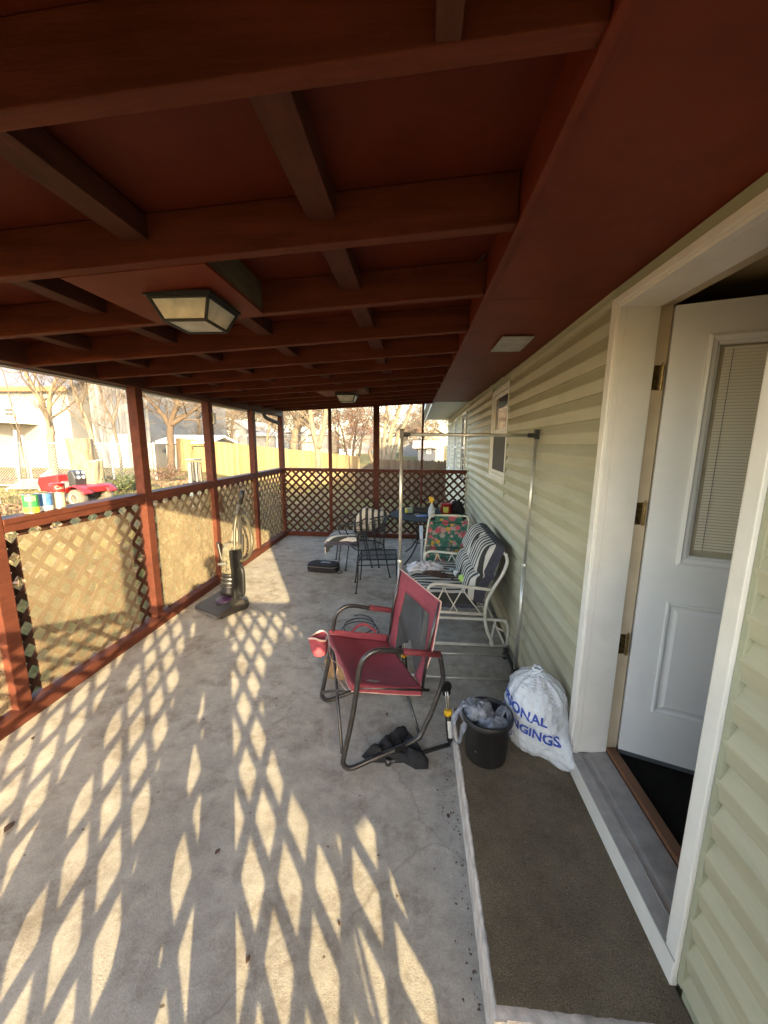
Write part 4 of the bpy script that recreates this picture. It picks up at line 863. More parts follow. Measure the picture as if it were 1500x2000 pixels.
# ---- wrought iron chairs ----------------------------------------------------------------
def iron_chair(loc, rz, label):
    """local +x is the way the chair faces"""
    t = thing('metal_chair', label, 'chair', loc, rz, 'black wrought iron barrel chairs', world=False)
    sw = .24
    b = MB(); rim = spline([(.22, -.22, .43), (.24, 0, .435), (.22, .22, .43), (.05, .25, .425), (-.14, .21, .42), (-.21, 0, .42), (-.14, -.21, .42), (.05, -.25, .425)], 5)
    b.tube(rim, .009, 8, closed=True); b.build('seat_rim', 'black', t, smooth=True)
    b = MB(); lattice(b, (-.17, .17, .422), (-.17, -.17, .422), 0, 0.001, (0, 0, 1)) if 0 else None
    st = .026
    for sg in (1, -1):
        c = -.8
        while c < .8:
            # diagonal wires clipped to the seat ellipse
            pts_ = [V(-.19+.41*k/30, c+sg*(.41*k/30)*.62, .424) for k in range(31)]
            seg = [p for p in pts_ if (p.x-.015)**2/.215**2+(p.y)**2/.245**2 < 1]
            if len(seg) > 1: b.beam(seg[0], seg[-1], .0032, .0016)
            c += st
    b.build('seat_mesh', 'black', t)
    top = spline([(.20, -.285, .66), (.12, -.30, .675), (-.05, -.29, .70), (-.19, -.19, .76), (-.25, 0, .80), (-.19, .19, .76), (-.05, .29, .70), (.12, .30, .675), (.20, .285, .66)], 6)
    b = MB(); b.tube(top, .010, 8); b.tube([p+V(.012, 0, -.05) for p in top[8:-8]], .006, 6); b.build('arm_hoop', 'black', t, smooth=True)
    b = MB()
    for k in range(10, len(top)-10, 4):
        p = top[k]; a = math.atan2(p.y, p.x+.02); q = V(-.02+.20*math.cos(a), .22*math.sin(a), .425); b.tube([p+V(0, 0, -.01), (p+q)/2+V(-.008, 0, 0), q], .0035, 5)
    for zz in (.50, .58, .66): b.tube([V(-.02+(.20+.10*(zz-.42))*math.cos(a/20*3.3+1.49), (.225+.12*(zz-.42))*math.sin(a/20*3.3+1.49), zz) for a in range(21)], .0032, 5)
    b.build('back_wires', 'black', t, smooth=True)
    for sy in (-1, 1):
        MB().tube(spline([(.20, sy*.285, .66), (.235, sy*.285, .60), (.21, sy*.26, .52), (.20, sy*.235, .43), (.215, sy*.24, .28), (.25, sy*.25, .0)], 6), .009, 8).build('front_leg', 'black', t, smooth=True)
        MB().tube(spline([(-.17, sy*.19, .74), (-.17, sy*.19, .43), (-.20, sy*.20, .25), (-.25, sy*.22, .0)], 6), .009, 8).build('rear_leg', 'black', t, smooth=True)
    b = MB()
    for sx, sy in ((.25, .25), (.25, -.25), (-.25, .22), (-.25, -.22)): b.lathe([(.02, 0), (.021, .006), (.011, .011)], (sx, sy, 0), 12)
    b.build('foot_glide', 'black', t)
    return t
iron_chair((-.63, 5.10, 0), R(205), 'empty black wrought iron barrel chair in front of the other one')
iron_chair((-.90, 5.55, 0), R(195), 'black wrought iron barrel chair holding the striped cushions by the end railing')
cs = thing('chair_cushion', 'striped black and white seat cushion slumped on the rear wrought iron chair', 'cushion', (-.95, 5.4, .45))
b = MB(); b.grid(lambda u, v: V(-1.26+.50*u, 5.10+.50*v+.10*(1-u), .455+.065*puff(u, v)**.7-.06*(1-u)**4+.012*noise.noise(Vector((u*5, v*5, 2)))), 26, 26)
b.grid(lambda u, v: V(-1.26-.004*math.sin(v*9)+.02*v, 5.20+.50*u, .395-.15*v+.02*math.sin(u*14)*v), 20, 6); b.build('seat_pad', 'stripe', cs, smooth=True, solid=.01)
b = MB(); b.grid(lambda u, v: V(-1.26+.50*u, 5.10+.10*(1-u), .455-.06*(1-u)**4-.055*v), 20, 5); b.grid(lambda u, v: V(-1.22+.44*u, 5.14+.44*v, .43), 4, 4); b.build('pad_edge', 'navy', cs, smooth=True, solid=.006)
cb_ = thing('back_cushion', 'striped black and white back cushion leaning over the top of the rear wrought iron chair', 'cushion', (-.6, 5.5, .7))
def bc(u, v):  # u up, v across
    h = puff(u, v, .2, .2)**.7
    vv = .5+(v-.5)*(1-.30*abs(2*u-1)**3); base = V(-.93+.38*vv+.26*u, 5.38+.10*vv+.06*u+.5*max(0, u-.6)**1.3, .54+.46*u-.10*v*u-.28*max(0, u-.65)**1.1*2); nrm = V(-.15, -.80, .50)
    return base+nrm*(.105*h)+V(0, 0, .014*noise.noise(Vector((u*6, v*6, 4))))
b = MB(); b.grid(bc, 30, 26); b.build('pad', 'stripex', cb_, smooth=True)
b = MB(); rg = [(0, v/16) for v in range(17)]+[(u/16, 1) for u in range(1, 17)]+[(1, 1-v/16) for v in range(1, 17)]+[(1-u/16, 0) for u in range(1, 16)]
b.grid(lambda u, v: bc(*rg[int(round(u*len(rg))) % len(rg)])+V(.015, .08, -.05)*v, len(rg), 4, wrap=True); b.grid(lambda u, v: bc(.03+.94*u, .03+.94*v)*1+V(.015, .08, -.05)-V(-.15, -.80, .50)*(.105*puff(.03+.94*u, .03+.94*v, .2, .2)**.7), 10, 10); b.build('pad_edge', 'navy', cb_, smooth=True)
# small mesh-topped ottoman in front
ot = thing('metal_ottoman', 'low black mesh topped metal ottoman standing in front of the wrought iron chairs', 'ottoman', (-.42, 4.66, 0))
q = [V(-.665, 4.42, .415), V(-.195, 4.50, .415), V(-.225, 4.93, .415), V(-.68, 4.85, .415)]
b = MB(); b.tube(q, .009, 8, closed=True); b.tube([p+V(0, 0, -.07) for p in q], .007, 8, closed=True); b.build('top_rim', 'black', ot, smooth=True)
b = MB()
def bil(u, v): return q[0]*(1-u)*(1-v)+q[1]*u*(1-v)+q[2]*u*v+q[3]*(1-u)*v
N = 17
for k in range(-N, N):
    for sg in (1, -1):
        u0, v0 = (k/N, 0) if k >= 0 else (0, -k/N); L_ = min(1-u0, 1-v0)
        if L_ <= 0: continue
        a, c = (u0, v0), (u0+L_, v0+L_)
        if sg < 0: a, c = (1-a[0], a[1]), (1-c[0], c[1])
        b.beam(bil(*a), bil(*c), .0035, .0018)
b.build('top_mesh', 'black', ot)
for p, o in zip(q, ((-.02, -.03), (.02, -.03), (.02, .03), (-.02, .03))):
    b = MB(); b.tube(spline([p, p+V(0, 0, -.20), V(p.x+o[0], p.y+o[1], .0)], 5), .0085, 8); b.lathe([(.018, 0), (.018, .006), (.01, .01)], (p.x+o[0], p.y+o[1], 0), 10); b.build('leg', 'black', ot, smooth=True)

# ---- black zip bag on the floor ---------------------------------------------------------
zb = thing('tool_bag', 'black zipped fabric tool case lying flat on the concrete beside the iron chairs', 'bag', (-1.28, 5.22, 0), R(-8), world=False)
b = MB()
def rr(u, v, hx=.225, hy=.135, top=.105):
    a = u*2*math.pi; c, s_ = math.cos(a), math.sin(a); e = 4; k = (abs(c)**e+abs(s_)**e)**(-1/e)
    prof = [(.96, 0), (1, .02), (1, .055), (1.0, top-.03), (.975, top-.008), (.90, top), (.6, top+.006), (.0, top+.009)]
    i = min(int(v*7), 6); f = v*7-i; r_ = prof[i][0]*(1-f)+prof[i+1][0]*f; z = prof[i][1]*(1-f)+prof[i+1][1]*f
    return V(hx*k*c*r_, hy*k*s_*r_, z+.003*noise.noise(Vector((c*4, s_*4, v*3))))
b.grid(rr, 56, 22, wrap=True); b.build('case', 'blackf', zb, smooth=True)
b = MB(); b.tube([rr(i/56, 3.2/7)*1.0+V(0, 0, 0) for i in range(56)], .004, 6, closed=True); b.build('zip', 'greyp', zb)
b = MB(); b.box((.03, .035, .1155), (.12, .018, .002)); b.box((.035, -.005, .1155), (.15, .045, .002)); b.build('case_print', 'greyp', zb)
MB().tube(spline([(.2, -.11, .04), (.26, -.12, .012), (.30, -.08, .01), (.27, -.05, .03), (.22, -.04, .05)], 5), .006, 6).build('strap', 'blackf', zb, smooth=True)

# ---- nursery pot with plastic bags --------------------------------------------------------
pt = thing('nursery_pot', 'black plastic nursery pot standing on the carpeted step', 'pot', (.405, 1.83, .175))
c0 = V(.405, 1.83, .1755)
MB().lathe([(.0, .0), (.098, .0), (.104, .006), (.120, .215), (.128, .218), (.131, .224), (.131, .246), (.127, .250), (.121, .248), (.118, .225), (.100, .012), (0, .010)], c0, 44, caps=False).build('pot', 'pot', pt, smooth=True)
b = MB(); b.tube([c0+V(-.070+.0012*i*8, -.0855-.0007*i*8+.00009*(i*8)**1.5*.6, .09-.0045*i*2) for i in range(7)], .0012, 5); b.build('scratch', 'label', pt)
pbg = thing('plastic_bags', 'crumpled grey plastic shopping bags stuffed in the black nursery pot', 'plastic bag', (.39, 1.83, .38))
b = MB()
def film(c, rx, ry, rz_, seed, mb):
    c = Vector(c)
    mb.grid(lambda u, v: (lambda a, ph: c+V(rx*math.cos(a)*math.cos(ph), ry*math.sin(a)*math.cos(ph), rz_*math.sin(ph))*(1+.42*noise.noise(Vector((math.cos(a)*1.6+seed, math.sin(a)*1.6, ph*1.4)))+.16*noise.noise(Vector((math.cos(a)*5+seed, math.sin(a)*5, ph*4)))))(u*2*math.pi, (v-.5)*3.0), 34, 20, wrap=True)
film((.355, 1.85, .405), .085, .07, .055, 2.0, b); film((.43, 1.80, .375), .075, .06, .045, 7.0, b)
def strap(mb, pts, w0, w1):
    P = spline(pts, 6)
    def f(u, v):
        i = u*(len(P)-1); k = min(int(i), len(P)-2); p = P[k].lerp(P[k+1], i-k); w_ = w0+(w1-w0)*u; return p+V(.25, -.6, .1).normalized()*(v-.5)*w_*(1+.3*math.sin(u*17))+V(0, 0, .006*math.sin(v*9+u*13))
    mb.grid(f, 36, 7)
strap(b, [(.33, 1.86, .44), (.285, 1.85, .45), (.245, 1.84, .40), (.225, 1.83, .33), (.235, 1.82, .265), (.255, 1.81, .24)], .06, .02)
strap(b, [(.34, 1.83, .43), (.30, 1.81, .40), (.275, 1.80, .34), (.265, 1.80, .28), (.255, 1.81, .24)], .06, .02)
strap(b, [(.45, 1.82, .41), (.50, 1.86, .44), (.515, 1.84, .41), (.50, 1.80, .37), (.49, 1.76, .36)], .045, .03)
b.build('crumpled_film', 'plas', pbg, smooth=True)

# ---- white belongings bag --------------------------------------------------------------------
wb = thing('white_bag', 'full white plastic drawstring bag with blue lettering leaning on the wall beside the door', 'bag', (.67, 1.95, .17))
def wbag(a, h, o=0):      # a angle (0 = towards +x), h 0..1
    cx = .675+.012*math.sin(h*3); cy = 1.96-.01*h
    prof = [(0, .62), (.05, .80), (.15, .93), (.32, 1.0), (.55, 1.0), (.72, .92), (.84, .74), (.92, .48), (.97, .22), (1, .10)]
    for i in range(len(prof)-1):
        if prof[i][0] <= h <= prof[i+1][0]: f = (h-prof[i][0])/(prof[i+1][0]-prof[i][0]); f = f*f*(3-2*f)*.5+f*.5; r_ = prof[i][1]*(1-f)+prof[i+1][1]*f; break
    else: r_ = .1
    rx, ry = .158, .175
    pl = sstep(.5, 1, h); fold = .045*(pl+.15)*math.sin(a*11+4*noise.noise(Vector((a, h*2, 0))))+.035*(abs(noise.noise(Vector((math.cos(a)*3.1, math.sin(a)*3.1+4, h*5))))-.2)*2+.06*(1-pl)*noise.noise(Vector((math.cos(a)*2.4, math.sin(a)*2.4, h*4)))+.03*noise.noise(Vector((math.cos(a)*8, math.sin(a)*8, h*9)))+.018*noise.noise(Vector((math.cos(a)*19, math.sin(a)*19, h*21)))
    r_ = r_*(1+fold)+o*6
    z = .176+.435*h
    tip = math.exp(-((a+.96)/.34)**2)*sstep(.62, .0, h)      # the corner that droops towards the viewer
    P = V(cx+rx*r_*math.cos(a), cy+ry*r_*math.sin(a), z)
    P += V(.055, -.115, 0)*tip
    P.x = min(P.x, .828+o*.4)
    return P
b = MB(); b.grid(lambda u, v: wbag(-math.pi+u*2*math.pi, v), 120, 60, wrap=True)
b.v.append(V(.675, 1.95, .176)); b.build('bag_body', 'bagw', wb, smooth=True)
b = MB(); 
for k in range(16):
    a = k/16*6.283; b.tube([wbag(a, 1.0), wbag(a, 1.0)+V(.012*math.cos(a)+.004, .012*math.sin(a), .004+.005*(k % 3))], [.010, .005], 5)
b.build('gathered_top', 'bagw', wb, smooth=True)
b = MB(); cc = wbag(0, 1.0); b.tube([V(.688, 1.945, .606)+V(.024*math.cos(i/16*6.28), .026*math.sin(i/16*6.28), .004*math.sin(i)) for i in range(16)], .004, 6, closed=True); b.build('drawstring', 'bagw', wb, smooth=True)
for txt, h0, sz in (('PERSONAL', .625, .074), ('BELONGINGS', .440, .074)):
    tv, tf = text_mesh(txt, sz, bold=.0022); b = MB()
    b.add([wbag(-3.62+(p.x if txt[0] == 'P' else p.x*.93)/.165*.95, h0+p.y/.47-(p.x)*.36*.9, .0035) for p in tv], tf); b.build('lettering', 'ink', wb)

# ---- vacuum cleaner ------------------------------------------------------------------------------
vc = thing('vacuum_cleaner', 'dusty black upright vacuum cleaner with clear dust cup beside the left railing', 'vacuum cleaner', (-2.05, 3.80, 0), R(-28), world=False)
b = MB(); hwid = .215
prof = [(-.19, .012), (-.212, .028), (-.207, .06), (-.17, .078), (-.05, .10), (.07, .13), (.11, .13), (.13, .04), (.12, .012)]
o = len(b.v)
for x in (-hwid, -hwid+.01, hwid-.01, hwid):
    k = .94 if abs(x) == hwid else 1
    b.v += [V(x, y*k, .012+(z-.012)*k) for y, z in prof]
n_ = len(prof)
for i in range(3):
    for j in range(n_): b.f.append((o+i*n_+j, o+i*n_+(j+1) % n_, o+(i+1)*n_+(j+1) % n_, o+(i+1)*n_+j)); b.m.append(0)
b.f += [tuple(range(n_))[::-1], tuple(range(3*n_, 4*n_))]; b.m += [0, 0]
base = b.build('floor_head', 'taupe', vc, bevel=.006)
MB().b2(-.195, .195, -.212, -.196, .018, .045).build('bumper', 'greyp', base, bevel=.006)
b = MB(); b.tube([V(.02+.05*math.cos(t_/10*3.6+2.4), -.06+.035*math.sin(t_/10*3.6+2.4), .092+.003*math.sin(t_)) for t_ in range(11)], .008, 6); b.build('swoosh', 'blackp', base)
for sx in (-.175, .185): MB().lathe([(.045, -.02), (.055, -.012), (.055, .012), (.045, .02)], (sx, .13, .055), 22, (1, 0, 0)).build('wheel', 'blackp', vc)
MB().lathe([(.085, 0), (.10, .015), (.098, .03), (.07, .045)], (0, .03, .085), 28).build('swivel_collar', 'purple', vc, smooth=True)
ln = V(0, .18, 1).normalized()
MB().lathe([(.082, 0), (.092, .02), (.092, .05), (.085, .06), (.088, .12), (.085, .20), (.093, .215), (.095, .235)], (0, .075, .15), 30, ln).build('motor_housing', 'blackp', vc, smooth=True)
b = MB()
for k in range(3): b.lathe([(.0935, .08+.045*k), (.096, .085+.045*k), (.096, .098+.045*k), (.0935, .103+.045*k)], (0, .075, .15), 30, ln, caps=False)
b.build('housing_rings', 'gun', vc, smooth=True)
cp = MB().lathe([(.095, .24), (.102, .25), (.112, .42), (.110, .50), (.09, .56), (.05, .585), (0, .59)], (0, .075, .15), 32, ln).build('dust_cup', 'cup', vc, smooth=True)
MB().lathe([(.04, .26), (.05, .40), (.03, .52)], (0, .075, .15), 16, ln).build('inner_cone', 'khaki', cp, smooth=True)
MB().tube(spline([(-.06, .02, .50), (0, -.015, .515), (.07, .02, .53)], 5), .016, 8).build('cup_handle', 'greyp', cp, smooth=True)
b = MB(); b.prism([V(-.085, .185, .655), V(.085, .185, .655), V(.055, .205, .86), (.02, .225, 1.03), (-.02, .225, 1.03), (-.06, .205, .86)], V(0, .05, -.008)); up = b.build('upper_body', 'taupe', vc, bevel=.008)
b = MB(); b.prism([V(-.07, .181, .665), V(.06, .181, .665), V(.045, .199, .83), V(.0, .214, .94), V(-.045, .199, .83)], V(0, .002, 0)); b.build('sticker_sheet', 'sticker', up)
b = MB(); b.b2(.055, .115, .06, .19, .12, .66); b.b2(-.115, -.075, .10, .21, .30, .62); b.prism([V(-.10, .20, .60), V(.10, .20, .60), V(.075, .235, .80), (-.075, .235, .80)], V(0, .03, 0)); b.build('spine', 'blackp', vc, bevel=.012)
MB().tube(spline([(0, .24, 1.0), (.0, .25, 1.08), (.03, .27, 1.16), (.055, .285, 1.27)], 6), [.016]*6+[.019]*7+[.021]*6, 10).build('handle_tube', 'greyp', vc, smooth=True)
MB().tube([(.025, .267, 1.13), (.058, .288, 1.285)], .024, 12).build('handle_grip', 'blackp', vc, smooth=True)
b = MB(); P = spline([(.02, .26, 1.06), (.045, .19, .98), (.055, .15, .82), (.075, .13, .68), (.10, .12, .56)], 10); b.tube(P, [.0155+.0016*(i % 2) for i in range(len(P))], 10)
P = spline([(.05, .27, 1.04), (.13, .26, .97), (.21, .24, .86), (.25, .22, .74), (.235, .20, .62), (.18, .18, .55), (.12, .16, .53)], 12); b.tube(P, [.0155+.0016*(i % 2) for i in range(len(P))], 10); b.build('suction_hose', 'khaki', vc, smooth=True)
MB().tube(spline([(-.21, .12, .70), (-.17, .12, .55), (-.11, .12, .36), (-.085, .12, .22)], 5), .019, 10).build('crevice_tool', 'blackp', vc, smooth=True)
b = MB(); P = spline([(.11, .13, .46), (.15, .13, .475), (.185, .13, .44), (.19, .13, .33), (.18, .13, .19), (.145, .13, .155), (.11, .13, .18)], 6); b.tube(P, .020, 10); b.b2(.11, .17, .12, .15, .18, .45); b.build('cord_loop', 'blackp', vc, smooth=False)

# ---- wind chime outside ----------------------------------------------------------------------------
wc = thing('wind_chime', 'silver tube wind chime hanging outside the second railing opening', 'wind chime', (-2.87, 4.66, 1.6))
C = at(379, 898, 4.66); TOP = V(C.x, C.y, C.z)
b = MB(); b.lathe([(.090, -.006), (.094, 0), (.090, .008)], TOP, 28); disc = b.build('top_disc', 'steel', wc, smooth=True)
for k in range(6):
    a = k/6*6.283+.3; p = TOP+V(.066*math.cos(a), .066*math.sin(a), -.03); L_ = .42+.035*k
    b = MB(); b.tube([p, p+V(0, 0, -L_)], .0165, 12, caps=False); b.tube([p+V(0, 0, .03), p], .0015, 4); b.build('tube', 'galv', wc, smooth=True)
b = MB(); b.lathe([(.035, -.005), (.038, 0), (.035, .005)], TOP+V(0, 0, -.27), 18); b.tube([TOP, TOP+V(0, 0, -.34)], .0012, 4); b.build('striker', 'brownl', wc)
b = MB()
for a in (0, 2.1, 4.2): b.tube([TOP+V(.07*math.cos(a), .07*math.sin(a), 0), TOP+V(0, 0, .13)], .0012, 4)
b.build('hanger', 'black', wc)
hk = thing('hanging_bracket', 'thin black bracket arm on the third left post carrying the silver wind chime', 'bracket', (-2.595, 4.66, TOP.z+.165))
b = MB(); b.tube([V(-2.594, 4.66, TOP.z+.165), TOP+V(0, 0, .165), TOP+V(-.015, 0, .15), TOP+V(0, 0, .13)], .006, 6); b.b2(-2.597, -2.5925, 4.645, 4.675, TOP.z+.10, TOP.z+.20); b.build('bracket_arm', 'black', hk)

# ---- cans on the rail -------------------------------------------------------------------------------
def can(p, r_, h_, cols, label, lid=None):
    t = thing('food_can', label, 'can', p, group='cans on the left porch rail', world=False)
    MB().lathe([(r_*.96, 0), (r_, .002), (r_, .004), (r_*.985, .006)], (0, 0, 0), 32).build('base_rim', 'steel', t, smooth=True)
    z = .006; H = h_-.012
    for frac, c, nm in cols:
        MB().lathe([(r_*.985, z), (r_*.985, z+H*frac)], (0, 0, 0), 32, caps=False).build(nm, c, t, smooth=True); z += H*frac
    b = MB(); b.lathe([(r_*.985, h_-.006), (r_, h_-.003), (r_, h_), (r_*.94, h_), (r_*.93, h_-.006), (0, h_-.006)], (0, 0, 0), 32, caps=False); b.build('top_rim', 'steel', t, smooth=True)
    if lid: MB().lathe([(r_+.002, h_-.055), (r_+.002, h_+.002), (r_-.006, h_+.004), (0, h_+.004)], (0, 0, 0), 32, caps=False).build('lid', lid, t, smooth=True)
    return t
RZ = 1.3207
can((-2.555, 2.345, RZ), .043, .128, ((.30, 'yel2', 'corn_band'), (.34, 'green', 'green_band'), (.36, 'green', 'label_band')), 'green and yellow vegetable can, leftmost on the rail')
can((-2.56, 2.452, RZ), .040, .122, ((.25, 'label', 'pale_band'), (.75, 'blue', 'blue_label')), 'blue and white printed can in the middle of the row on the rail')
can((-2.555, 2.548, RZ), .040, .118, ((.05, 'steel', 'lower_band'), (.95, 'cream', 'paper_wrap')), 'plain cream coloured can behind the blue one with a red tin on it')
c3 = thing('red_tin', 'red tin with white script lettering stacked on the cream can', 'can', (-2.555, 2.548, RZ+.1185), world=False)
MB().lathe([(.042, 0), (.044, .003), (.044, .056), (.042, .060), (0, .060)], (0, 0, 0), 32).build('tin', 'redpr', c3, smooth=True)
def on_can(p, r_, txt, sz, a0, z0, parent, m_):
    tv, tf = text_mesh(txt, sz, bold=.0004); b = MB(); b.add([V((r_+.0006)*math.cos(a0+q.x/r_), (r_+.0006)*math.sin(a0+q.x/r_), z0+q.y) for q in tv], tf); b.build('lettering', m_, parent)
on_can(None, .044, 'Cam', .034, -1.1, .022, c3, 'label')
for o_ in [o for o in bpy.data.objects if o.name.startswith('food_can')]:
    pass
fcs = [o for o in bpy.data.objects if o.name == 'food_can'][0]
b = MB(); b.grid(lambda u, v: V((.0437)*math.cos(-1.5+1.35*u), (.0437)*math.sin(-1.5+1.35*u), .085+.030*v), 8, 2); b.build('label_patch', 'sticker', fcs)
on_can(None, .044, 'Corn', .017, -1.2, .094, fcs, 'redpr')

# weathered plate on the first post, small box on the third
wp = thing('weathered_plate', 'pale weathered metal plate with rust marks fixed to the nearest left post', 'plate', (-2.5, 2.06, 1.6))
b = MB(); b.prism([V(-2.5035, 2.02, 1.42), V(-2.5035, 2.112, 1.42), V(-2.5035, 2.112, 1.80), V(-2.5035, 2.06, 1.86), V(-2.5035, 2.02, 1.80)], (.006, 0, 0)); b.build('plate', 'wplate', wp, bevel=.002)
b = MB(); b.tube(spline([(-2.493, 2.075, 1.62), (-2.488, 2.095, 1.56), (-2.488, 2.085, 1.50), (-2.49, 2.07, 1.49)], 5), .006, 6); b.build('rusty_latch', 'oak', wp)
sw = thing('outdoor_sensor', 'small grey box screwed high on the third left post', 'sensor box', (-2.48, 4.69, 2.08)); MB().b2(-2.5035, -2.475, 4.665, 4.715, 2.02, 2.15).build('box_body', 'galv', sw, bevel=.004)
rb = thing('rag', 'small dark maroon rag hanging on the left post behind the vacuum handle', 'rag', (-2.48, 4.72, 1.1)); b = MB(); b.grid(lambda u, v: V(-2.500+.03*u+.01*math.sin(v*7), 4.695+.075*u*(.3+.7*v), 1.16-.26*v), 8, 12); b.build('cloth', 'brownl', rb, smooth=True, solid=.004)

# ---- dry leaves and litter on the floor -----------------------------------------------------------------
def leaf(p, s_, rz_):
    t = MB(); pts_ = [(0, -.5), (.22, -.25), (.34, .05), (.2, .3), (0, .55), (-.22, .28), (-.3, 0), (-.2, -.28)]
    o = 0; t.v.append(V(0, 0, .10*s_)); 
    for x, y in pts_: t.v.append(Matrix.Rotation(rz_, 3, 'Z')@V(x*s_, y*s_, (.02+.25*abs(x)+.1*abs(noise.noise(Vector((x*3+rz_, y*3, 1)))))*s_))
    t.f = [(0, i+1, (i+1) % 8+1) for i in range(8)]; t.m = [0]*8; t.v = [v+Vector(p) for v in t.v]
    return t
rnd = random.Random(11); spots = [(-.84, 1.36, .03), (-1.87, 1.38, .06), (-1.93, 1.30, .045), (-1.35, 2.15, .02), (-.55, 1.02, .025), (-.25, 1.15, .018), (-.95, 2.4, .018), (.20, 1.62, .028), (-2.3, 1.9, .03)]
labs = ['small dry leaf in the middle of the sunlit lattice pattern', 'largest dark curled leaf on the floor at the left edge', 'dark leaf fragment just beside the largest curled leaf', 'tiny brown leaf between the two light patterns, farther off', 'brown leaf bit on the floor nearest the viewer', 'tiny leaf bit near the viewer, towards the step', 'tiny leaf bit on shaded concrete left of the rocking chair', 'brown curled leaf against the foot of the door step', 'dry leaf close to the red-brown bottom plate at the left']
for i, (x, y, s_) in enumerate(spots):
    o_ = leaf((x, y, .002), s_, rnd.uniform(0, 6)).build('dry_leaf', 'terra')
    tag(o_, labs[i], 'leaf', 'dry leaves on the porch floor')
db = MB()
for i in range(260):
    k = rnd.random()
    if k < .45: x, y = -2.46+abs(rnd.gauss(0, .05)), rnd.uniform(1.2, 7)
    elif k < .75: x, y = .25-abs(rnd.gauss(0, .03)), rnd.uniform(.9, 2.2)
    else: x, y = rnd.uniform(-2.3, .2), rnd.uniform(.9, 5)
    s_ = rnd.uniform(.002, .006); a = rnd.uniform(0, 6); db.add([V(x+s_*math.cos(a), y+s_*math.sin(a), .0015), V(x+s_*math.cos(a+2), y+s_*math.sin(a+2), .004), V(x+s_*math.cos(a+4)*1.6, y+s_*math.sin(a+4)*1.6, .002)], [(0, 1, 2)])
tag(db.build('floor_debris', 'terra'), 'fine brown crumbs of leaf litter along the plate and step on the porch floor', 'litter', kind='stuff')

# ---- the person standing behind the camera (casts the tall shadow) ------------------------------------------
def skin_mesh(name, verts, edges, radii, mat, parent, sub=2, root=0):
    me = bpy.data.meshes.new(name); me.from_pydata([tuple(v) for v in verts], edges, []); o = bpy.data.objects.new(name, me); COL.objects.link(o)
    md = o.modifiers.new('s', 'SKIN'); sm = o.modifiers.new('u', 'SUBSURF'); sm.levels = sub; sm.render_levels = sub
    for i, r_ in enumerate(radii): me.skin_vertices[0].data[i].radius = (r_, r_) if isinstance(r_, (int, float)) else r_
    me.skin_vertices[0].data[root].use_root = True
    dg = bpy.context.evaluated_depsgraph_get(); dg.update(); nm = bpy.data.meshes.new_from_object(o.evaluated_get(dg)); bpy.data.objects.remove(o); nm.name = name
    nm.materials.clear(); nm.materials.append(mt[mat]); nm.polygons.foreach_set('use_smooth', [True]*len(nm.polygons)); o = bpy.data.objects.new(name, nm); COL.objects.link(o)
    if parent: o.parent = parent
    return o
pn = thing('person', 'person in grey shirt and jeans standing behind the viewer holding up a phone', 'person', (-.285, -.055, 0), world=False)
# local: x right, y forward; small depth so that everything stays behind the lens
J = [(0, -.02, .98), (0, -.03, 1.15), (0, -.04, 1.38), (0, -.04, 1.49), (0, -.03, 1.62), (0, -.02, 1.70),
     (-.10, -.02, .92), (-.135, -.01, .52), (-.15, -.03, .09), (.10, -.02, .92), (.135, -.01, .52), (.15, -.03, .09),
     (-.19, -.05, 1.40), (-.25, -.06, 1.13), (-.20, .0, .95), (.19, -.05, 1.40), (.30, -.07, 1.50), (.30, -.06, 1.68)]
E_ = [(0, 1), (1, 2), (2, 3), (3, 4), (4, 5), (0, 6), (6, 7), (7, 8), (0, 9), (9, 10), (10, 11), (2, 12), (12, 13), (13, 14), (2, 15), (15, 16), (16, 17)]
RA = [(.14, .10), (.13, .095), (.15, .095), (.055, .055), (.085, .095), (.07, .08), .085, .058, .038, .085, .058, .038, .058, .042, .028, .058, .042, .028]
skin_mesh('body', J, E_, RA, 'skin', pn)
S2 = [(0, -.02, .93), (0, -.03, 1.15), (0, -.04, 1.40), (-.19, -.05, 1.41), (-.24, -.06, 1.22), (.19, -.05, 1.41), (.27, -.07, 1.48)]
skin_mesh('shirt', S2, [(0, 1), (1, 2), (2, 3), (3, 4), (2, 5), (5, 6)], [(.165, .12), (.155, .11), (.165, .11), .075, .065, .075, .062], 'shirt', pn)
skin_mesh('trousers', [(0, -.02, .97), (-.10, -.02, .88), (-.135, -.01, .50), (-.15, -.03, .06), (.10, -.02, .88), (.135, -.01, .50), (.15, -.03, .06)], [(0, 1), (1, 2), (2, 3), (0, 4), (4, 5), (5, 6)], [(.155, .12), .105, .085, .075, .105, .085, .075], 'denim', pn)
for s_ in (-1, 1):
    b = MB(); b.grid(lambda u, v: V(s_*.15+.048*math.cos(u*6.283)*math.sin(v*3.14)**.5, -.01+.12*math.sin(u*6.283)*math.sin(v*3.14)**.5, .002+.075*v-.02*v*math.sin(u*6.283)), 20, 8, wrap=True); b.build('shoe', 'shoe', pn, smooth=True)
hb = MB(); hb.uv_sphere((0, -.045, 1.71), (.092, .10, .10)); hb.build('hair', 'hair', pn, smooth=True)
fb_ = MB(); fb_.uv_sphere((0, .085, 1.66), (.012, .018, .022)); fb_.uv_sphere((-.032, .068, 1.69), .011, 8, 6); fb_.uv_sphere((.032, .068, 1.69), .011, 8, 6); fb_.uv_sphere((-.088, -.02, 1.67), (.012, .022, .033), 8, 6); fb_.uv_sphere((.088, -.02, 1.67), (.012, .022, .033), 8, 6); fb_.build('face', 'skin', pn, smooth=True)
hd = [(.30, -.06, 1.67), (.30, -.055, 1.73)]; 
for k in range(4): pass
hv = [(.30, -.06, 1.66), (.297, -.055, 1.72)]; he = [(0, 1)]; hr = [.028, .034]
